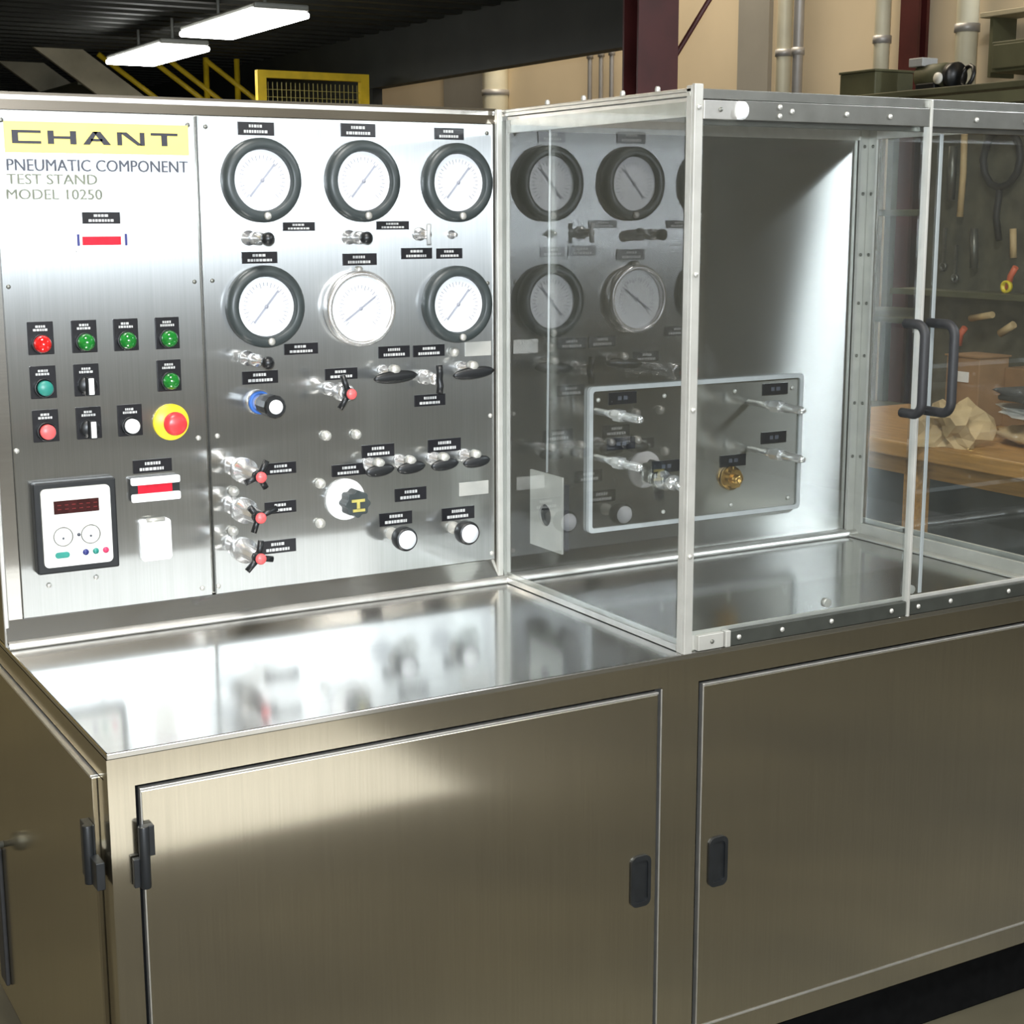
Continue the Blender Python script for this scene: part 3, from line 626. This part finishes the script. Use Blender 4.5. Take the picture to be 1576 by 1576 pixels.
post = part('front_post', fp, m_alu2, enc, 0.001)
for z in (0.876, 0.62, 0.405, 0.165): ob('screw', screw_me, post, (0.009, YF-0.006, z))
part('post_seal', B().box(0.003, 0.012, YF+0.0025, YF+0.008, 0.01, 0.88), m_rubber, enc)
ra = B(); ra.box(XE-0.030, XE, -0.010, -0.0015, 0.001, 0.89); ra.box(XE-0.010, XE-0.0035, -0.034, -0.010, 0.001, 0.89)
rang = part('corner_angle', ra, m_alu2, enc, 0.001)
for z in (0.855, 0.755, 0.625, 0.520, 0.405, 0.30, 0.18):
    ob('screw', dscrew_me, rang, (XE-0.021, -0.010, z))
    part('screw', B().lathe([(0.0038, 0), (0.0038, 0.0012), (0.0, 0.0022)], ax=(-1, 0, 0), seg=8), m_toolgrey, rang, 0, (XE-0.010, -0.024, z))
rb = B(); rb.box(XE-0.010, XE-0.0035, YF+0.012, -0.034, 0.001, 0.030); rb.box(XE-0.036, XE-0.010, YF+0.012, -0.012, 0.001, 0.006); rb.box(XE+0.0035, XE+0.010, YF+0.012, 0.0, 0.001, 0.040)
part('bottom_angle', rb, m_alu2, enc, 0.001)
rt = B(); rt.box(XE-0.010, XE-0.0035, YF+0.012, -0.034, 0.870, 0.892); rt.box(XE-0.012, XE+0.012, YF+0.004, 0.0, HZ-0.006, HZ)
part('top_angle', rt, m_alu, enc, 0.001)
part('front_post', B().box(XE-0.008, XE+0.020, YF-0.006, YF+0.010, 0.0, HZ+0.006), m_alu2, enc, 0.001)
# sliding-door rails along the front
tr = B(); tr.box(0.016, XE-0.008, YF-0.004, YF+0.006, 0.889, HZ-0.001); tr.box(0.095, XE-0.008, YF-0.010, YF-0.004, 0.858, 0.888); tr.box(0.016, XE-0.008, YF+0.008, YF+0.014, 0.850, 0.889)
trail = part('top_rail', tr, m_railtop, enc, 0.001)
part('top_bracket', B().box(0.017, 0.082, YF-0.008, YF+0.006, 0.858, 0.887), m_alu, enc, 0.001)
part('rail_stop', B().lathe([(0.013, 0), (0.0145, 0.003), (0.0145, 0.012), (0.012, 0.015), (0, 0.015)], (0.084, YF-0.004, 0.873), (1, 0, 0), 18), m_whitep, enc)
ob('screw', dscrew_me, enc, (0.049, YF-0.008, 0.873))
for x, z in ((0.165, 0.880), (0.165, 0.866), (0.19, 0.874), (0.305, 0.873), (0.40, 0.872), (0.60, 0.872), (0.72, 0.872)): ob('screw', screw_me, trail, (x, YF-0.010, z))
br_ = B(); br_.box(0.094, XE-0.008, YF-0.008, YF+0.004, 0.002, 0.0285)
brail = part('bottom_rail', br_, m_rail, enc, 0.0015)
part('rail_edge', B().box(0.016, XE-0.008, YF+0.0045, YF+0.008, 0.002, 0.034), m_alu2, enc, 0.0005)
part('bottom_bracket', B().box(0.030, 0.082, YF-0.006, YF+0.004, 0.002, 0.028), m_alu2, enc, 0.001)
part('rail_stop', B().box(0.084, 0.094, YF-0.010, YF+0.004, 0.002, 0.030), m_alu2, enc, 0.001)
ob('screw', dscrew_me, enc, (0.058, YF-0.006, 0.015))
for x in (0.112, 0.205, 0.315, 0.455, 0.52, 0.60, 0.75): ob('screw', screw_me, brail, (x, YF-0.008, 0.016))
# two sliding doors with D handles
def dhandle(x, y, z0, z1, d=0.048):
    pts = [(x, y, z1)]
    rr = 0.020
    for i in range(7):
        a = PI/2*i/6; pts.append((x, y-d+rr-rr*math.sin(a), z1-rr+rr*math.cos(a)))
    for i in range(7):
        a = PI/2*i/6; pts.append((x, y-d+rr-rr*math.cos(a), z0+rr-rr*math.sin(a)))
    pts.append((x, y, z0)); return B().tube(pts, 0.0085, 12)
d1 = part('sliding_door', B().box(0.020, 0.4905, YF-0.0035, YF+0.0035, 0.030, 0.857), m_pane, enc)
es_ = B(); es_.box(0.4905, 0.4960, YF-0.012, YF+0.004, 0.001, 0.902)
part('edge_strip', es_, m_alu2, d1, 0.001)
part('handle', dhandle(0.462, YF-0.0035, 0.372, 0.527), m_rubber, d1, label='black D handle')
d2 = part('sliding_door', B().box(0.497, XE-0.006, YF+0.009, YF+0.0155, 0.036, 0.848), m_pane, enc)
part('edge_strip', B().box(0.533, 0.541, YF+0.006, YF+0.0085, 0.036, 0.848), m_paneedge, d2, 0.001)
part('handle', dhandle(0.530, YF+0.009, 0.370, 0.525, 0.062), m_rubber, d2, label='black D handle')
for x in (0.33, 0.53):
    part('door_roller', B().lathe([(0.008, -0.005), (0.008, 0.005)], (x, YF+0.024, 0.040), (0, -1, 0), 14), m_alu2, enc)
# ported plate on the left pane
b = B(); py0, py1, pz0, pz1 = -0.217, -0.102, 0.094, 0.238; cy, cz, cr = -0.157, 0.158, 0.021; n = 32
ring = []
for i in range(n):
    a = 2*PI*i/n+0.0001; dx, dz = math.cos(a), math.sin(a)
    ts = []
    if dx > 1e-6: ts.append((py1-cy)/dx)
    if dx < -1e-6: ts.append((py0-cy)/dx)
    if dz > 1e-6: ts.append((pz1-cz)/dz)
    if dz < -1e-6: ts.append((pz0-cz)/dz)
    t = min(ts); ring.append((cy+dx*t, cz+dz*t))
# snap the outline to the four corners
for cyy, czz in ((py0, pz0), (py0, pz1), (py1, pz0), (py1, pz1)):
    i = min(range(n), key=lambda k: (ring[k][0]-cyy)**2+(ring[k][1]-czz)**2); ring[i] = (cyy, czz)
vs = []
for xx in (0.0065, 0.0105):
    vs += [(xx, y, z) for y, z in ring]+[(xx, cy+cr*math.cos(2*PI*i/n), cz+cr*math.sin(2*PI*i/n)) for i in range(n)]
fs = []
for i in range(n):
    j = (i+1) % n
    fs += [(i, j, n+j, n+i), (2*n+i, 3*n+i, 3*n+j, 2*n+j), (i, 2*n+i, 2*n+j, j), (n+i, n+j, 3*n+j, 3*n+i)]
b.add(vs, fs)
pp = part('port_plate', b, m_alu2, enc, label='pale metal plate with a round port hole')
part('port_plug', B().lathe([(0.024, 0), (0.024, 0.020), (0.0, 0.020)], (0.0105, cy, cz), (1, 0, 0), 24), m_black, pp)
part('port_seal', B().box(0.0105, 0.019, -0.222, -0.206, 0.100, 0.225), m_rubber, pp)
part('cable', B().tube([(0.009, -0.168, 0.868), (0.009, -0.165, 0.55), (0.009, -0.160, 0.24)], 0.0022, 6), m_seal, enc)
# fittings plate inside
sx0, sx1, sz0, sz1 = 0.203, 0.747, 0.080, 0.370
sp = part('fittings_plate', B().box(sx0, sx1, -0.006, -0.0002, sz0, sz1), m_sub, enc)
gk = B(); o_ = rrect(sx0-0.004, sx1+0.004, sz0-0.004, sz1+0.004, 0.010); i_ = rrect(sx0+0.005, sx1-0.005, sz0+0.005, sz1-0.005, 0.006); n = len(o_)
vs = [(x, -0.010, z) for x, z in o_]+[(x, -0.010, z) for x, z in i_]+[(x, -0.0005, z) for x, z in o_]+[(x, -0.0065, z) for x, z in i_]
fs = []
for i in range(n):
    j = (i+1) % n; fs += [(i, j, n+j, n+i), (i, 2*n+i, 2*n+j, j), (n+i, n+j, 3*n+j, 3*n+i)]
gk.add(vs, fs); part('gasket', gk, m_seal, enc)
for x, z in ((0.222, 0.347), (0.384, 0.346), (0.566, 0.345), (0.722, 0.344), (0.386, 0.103), (0.563, 0.101), (0.720, 0.102)): ob('screw', screw_me, sp, (x, -0.006, z))
for x, z in ((0.280, 0.348), (0.278, 0.255), (0.391, 0.199), (0.675, 0.344), (0.675, 0.239), (0.5655, 0.197)):
    p = part('label_plate', B().box(-0.034, 0.034, -0.002, 0, -0.0125, 0.0125), m_plate, enc, 0.0004, (x, -0.006, z))
    part('engraving', B().box(-0.012, -0.003, -0.0024, -0.0018, -0.004, 0.004).box(0.002, 0.012, -0.0024, -0.0018, -0.004, 0.004), m_ink2, p, 0, (x, -0.006, z))
def barb(x, z, l_):
    s_ = part('hose_fitting', B().lathe([(0.007, 0), (0.007, l_*0.30), (0.009, l_*0.34), (0.009, l_*0.42), (0.006, l_*0.44), (0.006, l_*0.62), (0.0095, l_*0.66), (0.0085, l_*0.95), (0.006, l_), (0, l_)], seg=14), m_chrome, enc, 0, (x, -0.006, z))
    part('hex_nut', B().lathe([(0.013, l_*0.44), (0.013, l_*0.60), (0.0, l_*0.60)], seg=6, smooth=False), m_chrome, s_, 0, (x, -0.006, z))
barb(0.2173, 0.3253, 0.160); barb(0.2182, 0.2314, 0.160); barb(0.6051, 0.3199, 0.178); barb(0.6085, 0.2188, 0.178)
x, z = 0.378, 0.172
ef = part('elbow_fitting', B().lathe([(0.020, 0), (0.020, 0.012), (0.013, 0.016), (0.013, 0.034), (0.016, 0.036), (0.016, 0.050), (0, 0.052)], seg=16), m_chrome, enc, 0, (x, -0.006, z))
part('spout', B().tube([(0.0, -0.042, 0), (0.018, -0.050, -0.012), (0.034, -0.054, -0.034)], 0.009, 12), m_chrome, ef, 0, (x, -0.006, z))
part('spout_cap', B().lathe([(0.011, 0), (0.011, 0.020), (0, 0.022)], (0.034, -0.054, -0.032), (0.1, 0, -1), 14), m_black, ef, 0, (x, -0.006, z))
x, z = 0.5585, 0.160
bf = part('brass_fitting', B().lathe([(0.026, 0), (0.026, 0.008), (0.020, 0.010), (0.020, 0.020), (0.010, 0.021), (0.010, 0.032), (0.005, 0.033), (0.0, 0.025)], seg=24), m_brass, enc, 0, (x, -0.006, z))
part('hex_nut', B().lathe([(0.0215, 0.010), (0.0215, 0.021), (0.0, 0.021)], seg=6, smooth=False), m_brass, bf, 0, (x, -0.006, z))

# ================================================================== BACKGROUND
# two fluorescent fixtures under the mezzanine
for (x0, x1, ya, yb), lab in (((0.985, 1.275, 3.88, 4.88), 'larger, nearer fluorescent ceiling light under the dark mezzanine'), ((1.06, 1.36, 5.42, 6.42), 'smaller, farther fluorescent ceiling light above the tan stair stringer')):
    t_ = thing('fluorescent_light', ((x0+x1)/2, (ya+yb)/2, 1.55), lab, 'light', 'fluorescent lights under the mezzanine')
    part('diffuser', B().box(x0+0.008, x1-0.008, ya+0.02, yb-0.02, 1.545, 1.572), m_tube, t_, 0.010)
    part('housing', B().box(x0+0.02, x1-0.02, ya, yb, 1.573, 1.60), m_house, t_, 0.008)
    for yy in (ya+0.2, yb-0.2): part('hanger', B().tube([((x0+x1)/2, yy, 1.60), ((x0+x1)/2, yy, 1.74)], 0.008, 6), m_house, t_)
# steel stair going down to the right, with yellow hand rails
st = thing('steel_stair', (2.4, 7.9, FZ), 'steel stair with tan stringer and yellow hand rails under the mezzanine', 'stair')
SY, SK = 7.4, 1.099                      # stair plane; factor that scaled the stair back about the camera; slopes as seen
def sx(z): return 0.945+(1.694-z)*1.41
for yy in (SY, SY+1.0):
    b = B(); b.prism([(sx(1.72), 1.72), (sx(FZ), FZ), (sx(FZ)+0.30, FZ), (sx(1.72)+0.30, 1.72)][::-1], yy-0.02, yy+0.02); part('stringer', b, m_stringer, st)
zz = FZ+0.2
while zz < 1.7:
    part('tread', B().box(sx(zz)+0.0, sx(zz)+0.28, SY+0.02, SY+0.98, zz-0.02, zz), m_olive, st); zz += 0.2
for off in (0.37, 0.68, 0.80, 1.06):
    part('hand_rail', B().tube([(sx(1.70)+off, SY, 1.70), (sx(1.0)+off, SY, 1.0)], 0.017, 8), m_ry, st)
for xx in (2.01, 2.22):
    part('rail_post', B().tube([(xx, SY+0.01, FZ), (xx, SY+0.01, 1.71)], 0.020, 8), m_ry, st)
gt = thing('yellow_guard', (2.2, 5.6, FZ), 'yellow framed mesh guard panel standing behind the console top', 'guard rail')
gx0, gx1, gy = 1.68, 2.30, 5.6
b = B(); b.box(gx0-0.02, gx0+0.03, gy-0.02, gy+0.02, FZ, 1.48); b.box(gx1-0.03, gx1+0.02, gy-0.02, gy+0.02, FZ, 1.48); b.box(gx0+0.03, gx1-0.03, gy-0.02, gy+0.02, 1.44, 1.48); b.box(gx0+0.03, gx1-0.03, gy-0.02, gy+0.02, 0.2, 0.24)
part('guard_frame', b, m_ry, gt)
b = B()
for i in range(1, 22): xx = gx0+0.02+i*(gx1-gx0-0.04)/22; b.box(xx-0.0013, xx+0.0013, gy-0.002, gy+0.002, 0.24, 1.42)
for i in range(1, 30): zz = 0.24+i*1.18/30; b.box(gx0+0.03, gx1-0.03, gy-0.0016, gy+0.0016, zz-0.0014, zz+0.0014)
o = part('wire_mesh', b, m_gold, gt); o['kind'] = 'stuff'
# pale door and post far left
dr = thing('grey_door', (0.45, 10.9, FZ), 'pale grey door with a white jamb below the mezzanine, far left', 'door')
part('door_leaf', B().box(0.95, 1.33, 10.85, 10.9, FZ, 1.70), m_greywall, dr)
part('jamb', B().box(1.42, 1.50, 10.82, 10.95, FZ, 1.71), m_pipe, dr)
part('side_light', B().box(1.56, 1.80, 10.85, 10.9, FZ, 1.70), m_greywall, dr)
# steel columns (H section)
def hcol(x0, x1, y0, y1, z1, lab):
    b = B(); ym = (y0+y1)/2; xm = (x0+x1)/2
    b.box(x0, x0+0.02, y0, y1, FZ, z1); b.box(x1-0.02, x1, y0, y1, FZ, z1); b.box(x0+0.02, x1-0.02, ym-0.008, ym+0.008, FZ, z1)
    tag(part('steel_column', b, m_maroon), lab, 'column')
b = B(); b.box(2.37, 2.575, 3.00, 3.012, FZ, 5.4); b.box(2.37, 2.575, 3.108, 3.12, FZ, 5.4); b.box(2.466, 2.478, 3.012, 3.108, FZ, 5.4)
tag(part('steel_column', b, m_maroon), 'wide maroon steel column holding up the dark mezzanine beam', 'column')
hcol(4.50, 4.58, 3.57, 3.70, 5.4, 'narrow maroon column on the beige wall between cream pipes')
tag(part('brace_rod', B().tube([(2.62, 3.2, 1.28), (4.45, 3.9, 3.2)], 0.012, 8), m_maroon), 'thin maroon diagonal brace rod beside the wide maroon column', 'brace')
# wall panels, pipes and conduits on the beige wall
def pipe(y, r, mt, lab, name, x=4.52, clamps=(1.62, 2.4)):
    o = tag(part(name, B().tube([(x, y, FZ), (x, y, 5.4)], r, 12), mt), lab, 'pipe', None)
    for z in clamps: part('clamp', B().lathe([(r+0.008, -0.02), (r+0.008, 0.02)], (x, y, z), (0, 0, 1), 12), m_gpipe, o)
pipe(4.653, 0.045, m_pipe, 'cream vertical pipe beside a grey conduit on the beige wall', 'wall_pipe')
pipe(4.533, 0.030, m_gpipe, 'grey conduit running beside a cream pipe on the beige wall', 'conduit')
pipe(3.85, 0.042, m_pipe, 'cream vertical pipe just left of the narrow maroon column', 'wall_pipe')
pipe(3.245, 0.055, m_pipe, 'thick cream pipe right of the narrow maroon column', 'wall_pipe')
pipe(8.05, 0.10, m_pipe, 'thick pale pipe under the far end of the dark beam', 'wall_pipe')
for y, lab in ((6.72, 'leftmost'), (6.58, 'middle'), (6.45, 'rightmost')): pipe(y, 0.016, m_gpipe, lab+' of three thin conduits left of the wide maroon column', 'conduit', clamps=(1.78,))
tag(part('wall_panel', B().box(4.57, 4.60, 4.86, 5.15, FZ, 5.4), m_greywall), 'grey vertical wall panel left of the cream pipe pair', 'wall panel')
tag(part('wall_panel', B().box(4.57, 4.60, 8.35, 9.0, FZ, 5.4), m_greywall), 'grey vertical wall panel left of the thick pale pipe', 'wall panel')
# storage rack behind the enclosure and what stands on it
rk = thing('storage_rack', (4.1, 2.9, FZ), 'olive steel storage rack against the beige wall behind the enclosure', 'rack')
for x in (3.82, 4.36):
    for y in (2.0, 3.56): part('upright', B().box(x-0.02, x+0.02, y-0.02, y+0.02, FZ, 1.24), m_olive, rk)
for z in (-0.3, 0.2, 0.7, 1.24): part('shelf', B().box(3.80, 4.38, 1.98, 3.58, z, z+0.03), m_olive, rk, 0.004)
b = B(); b.box(3.9, 4.15, 3.22, 3.47, 1.27, 1.385)
bx = tag(part('parts_bin', b, m_olive, None, 0.006), 'small olive bin at the left end of the rack top', 'bin'); part('bin_lid', B().box(3.895, 4.155, 3.215, 3.475, 1.385, 1.397), m_olive, bx, 0.003)
mv = thing('bench_grinder', (4.0, 2.9, 1.27), 'dark bench grinder with a pale wheel on the rack top', 'machine')
part('grinder_body', B().lathe([(0.03, -0.09), (0.055, -0.08), (0.055, 0.08), (0.03, 0.09)], (4.0, 2.93, 1.345), (0, 1, 0), 18), m_olive, mv)
part('grinder_foot', B().box(3.94, 4.06, 2.87, 2.99, 1.27, 1.31), m_black, mv, 0.006)
part('wheel_guard', B().lathe([(0.0, -0.02), (0.062, -0.02), (0.062, 0.02), (0, 0.02)], (4.0, 2.80, 1.335), (0, 1, 0), 20), m_black, mv)
part('wheel', B().lathe([(0.0, -0.005), (0.026, -0.005), (0.026, 0.005), (0, 0.005)], (3.93, 2.835, 1.325), (1, 0, 0), 20), m_cream, mv)
part('motor_box', B().box(3.95, 4.05, 2.96, 3.05, 1.39, 1.43), m_seal, mv, 0.004)
tag(part('cable_coil', B().tube([(4.0+0.055*math.cos(a/10*2*PI)*0.3, 2.72+0.045*math.cos(a/10*2*PI+1), 1.328+0.048*math.sin(a/10*2*PI+1)) for a in range(11)], 0.010, 8), m_black), 'black cable coil on the rack top right of the grinder', 'cable')
lk = thing('wall_locker', (4.3, 2.55, 1.27), 'olive wall locker at the right edge above the rack', 'locker')
part('locker_body', B().box(4.25, 4.58, 1.9, 2.82, 1.36, 1.50), m_olive, lk, 0.005)
for y in (1.92, 2.38): part('locker_door', B().box(4.235, 4.25, y, y+0.42, 1.375, 1.485), m_olive, lk, 0.004)
part('locker_shelf', B().box(4.40, 4.58, 1.9, 3.05, 1.64, 1.665), m_stringer, lk, 0.004)
part('shelf_bracket', B().box(4.42, 4.58, 2.98, 3.0, 1.36, 1.64), m_olive, lk)
# workbench along the right, its back board and what lies on it
wb = thing('workbench', (2.4, 0.2, FZ), 'workbench with worn orange wooden top seen through the enclosure', 'workbench')
part('bench_top', B().box(2.03, 2.78, -1.2, 1.75, -0.05, 0.0), m_wood, wb, 0.006)
for x in (2.10, 2.70):
    for y in (-1.1, 1.0, 1.66): part('leg', B().box(x-0.03, x+0.03, y-0.03, y+0.03, FZ, -0.05), m_wood, wb, 0.004)
part('skirt', B().box(2.20, 2.23, -1.0, 1.6, FZ+0.02, -0.12), m_skirt, wb)
part('rail', B().box(2.12, 2.15, -1.1, 1.66, -0.12, -0.05), m_wood, wb)
pg = thing('tool_board', (2.8, 0.3, 0.0), 'dark olive tool board standing behind the workbench', 'tool board')
part('board', B().box(2.79, 2.82, -1.2, 1.75, 0.0, 1.13), m_peg, pg)
part('board_rail', B().box(2.77, 2.79, -1.2, 1.75, 1.09, 1.13), m_olive, pg)
part('ledge', B().box(2.66, 2.79, -1.2, 1.75, 0.42, 0.44), m_olive, pg)
def hang(name, pts, r, mt, lab, cat): tag(part(name, B().tube(pts, r, 8), mt), lab, cat)
X = 2.765
loop = [(X, 1.34+0.085*math.sin(t), 0.90+0.10*math.cos(t)) for t in [i/12*2*PI for i in range(13)]]
hang('hose_loop', loop, 0.013, m_rubber, 'black hose loop hung high on the tool board', 'hose')
hang('cord', [(X, 1.34, 0.80), (X, 1.35, 0.70), (X, 1.33, 0.62)], 0.012, m_rubber, 'black cord end hanging below the hose loop', 'cord')
hang('hanging_chain', [(X, 1.52, 1.02), (X, 1.515, 0.85), (X, 1.52, 0.70)], 0.012, m_tan, 'tan strap hanging left of the hose loop', 'strap')
hang('hand_tool', [(X, 1.57, 0.95), (X, 1.57, 0.76)], 0.016, m_toolgrey, 'grey steel tool hanging leftmost on the tool board', 'tool')
hang('hand_tool', [(X, 1.45, 0.66), (X, 1.44, 0.52)], 0.014, m_toolgrey, 'grey steel tool hanging just above the board ledge', 'tool')
hang('hand_tool', [(X, 1.27, 0.66), (X, 1.26, 0.56)], 0.012, m_tan, 'tan handled tool hanging below the hose loop', 'tool')
hang('pliers', [(2.74, 1.255, 0.455), (2.74, 1.245, 0.50), (2.74, 1.225, 0.53)], 0.011, m_orange, 'red handled pliers standing on the ledge at the right edge', 'pliers')
hang('pliers', [(2.72, 1.45, 0.245), (2.72, 1.445, 0.285), (2.72, 1.425, 0.31)], 0.012, m_orange, 'red handled pliers above the cardboard box', 'pliers')
hang('brush', [(2.72, 1.40, 0.345), (2.70, 1.28, 0.365)], 0.012, m_tan, 'tan wooden brush lying below the ledge', 'brush')
hang('chisel', [(2.72, 1.26, 0.30), (2.72, 1.20, 0.335)], 0.014, m_tan, 'tan handled chisel beside the green bin', 'chisel')
tag(part('tape_roll', B().lathe([(0.014, 0), (0.022, 0), (0.022, 0.015), (0.014, 0.015), (0.014, 0)], (2.735, 1.25, 0.462), (-1, 0, 0), 16), m_yellow), 'small yellow tape roll on the tool board ledge', 'tape')
cb = thing('cardboard_box', (2.55, 1.22, 0.0), 'brown cardboard box with a white and yellow label on the workbench', 'box')
part('carton', B().box(2.48, 2.62, 1.12, 1.27, 0.0, 0.235), m_card, cb, 0.003)
part('flap', B().box(2.475, 2.625, 1.115, 1.275, 0.235, 0.240), m_card, cb)
part('sticker', B().box(2.476, 2.48, 1.165, 1.215, 0.150, 0.185), m_whitep, cb); part('sticker', B().box(2.476, 2.48, 1.217, 1.235, 0.140, 0.165), m_yellow, cb)
tag(part('cardboard_box', B().box(2.60, 2.72, 1.02, 1.12, 0.0, 0.20), m_card, None, 0.003), 'plain brown carton behind the labelled cardboard box', 'box')
tag(part('storage_bin', B().box(2.56, 2.74, 0.78, 0.97, 0.0, 0.24), m_greenbin, None, 0.008), 'dark green bin at the right edge of the bench', 'bin')
def blob(name, cx, cy, cz, sx_, sy_, sz_, mt, lab, cat, seed, pinch=0.18):
    rnd = random.Random(seed); bm = bmesh.new(); bmesh.ops.create_icosphere(bm, subdivisions=3, radius=1)
    ph = [(Vector((rnd.uniform(-1, 1), rnd.uniform(-1, 1), rnd.uniform(-1, 1))).normalized(), rnd.uniform(2, 6), rnd.uniform(0, 6)) for _ in range(9)]
    for v_ in bm.verts:
        d = v_.co.copy(); s_ = 1+sum(math.sin(k*d.dot(a)*2+f) for a, k, f in ph)*pinch/5
        v_.co = Vector((d.x*sx_*s_, d.y*sy_*s_, max(-0.6, d.z*s_)*sz_))
        v_.co.z += 0.6*sz_
    me = bpy.data.meshes.new(name); bm.to_mesh(me); bm.free(); me.materials.append(mt)
    for p_ in me.polygons: p_.use_smooth = cat != 'bag'
    tag(ob(name, me, None, (cx, cy, cz)), lab, cat)
blob('paper_bag', 2.11, 0.87, 0.0, 0.085, 0.10, 0.085, m_kraft, 'crumpled kraft paper bag at the end of the bench', 'bag', 3, 0.55)
blob('paper_wrap', 2.37, 0.62, 0.0, 0.13, 0.30, 0.040, m_kraft, 'flat kraft paper wrap under the silver bag', 'paper', 5)
blob('plastic_bag', 2.37, 0.62, 0.078, 0.14, 0.30, 0.030, m_bag, 'silver plastic bag stacked on the kraft wrap', 'bag', 8, 0.25)
blob('folded_cloth', 2.37, 0.62, 0.132, 0.14, 0.30, 0.034, m_tarp, 'charcoal cloth heaped on the silver plastic bag', 'cloth', 11)

for y, z, l_, lab in ((1.60, 0.66, 0.14, 'left of two steel ring wrenches hanging low on the tool board'), (1.54, 0.60, 0.12, 'right of two steel ring wrenches hanging low on the tool board'), (1.43, 1.00, 0.12, 'steel ring wrench hanging high between tan strap and hose loop')):
    w_ = B(); w_.bar((2.775, y, z), (2.775, y, z-l_), 0.012, 0.008, (1, 0, 0)); w_.lathe([(0.010, -0.005), (0.017, -0.005), (0.017, 0.005), (0.010, 0.005), (0.010, -0.005)], (2.775, y, z-l_), (-1, 0, 0), 10)
    tag(part('wrench', w_, m_toolgrey), lab, 'wrench', 'wrenches on the tool board')
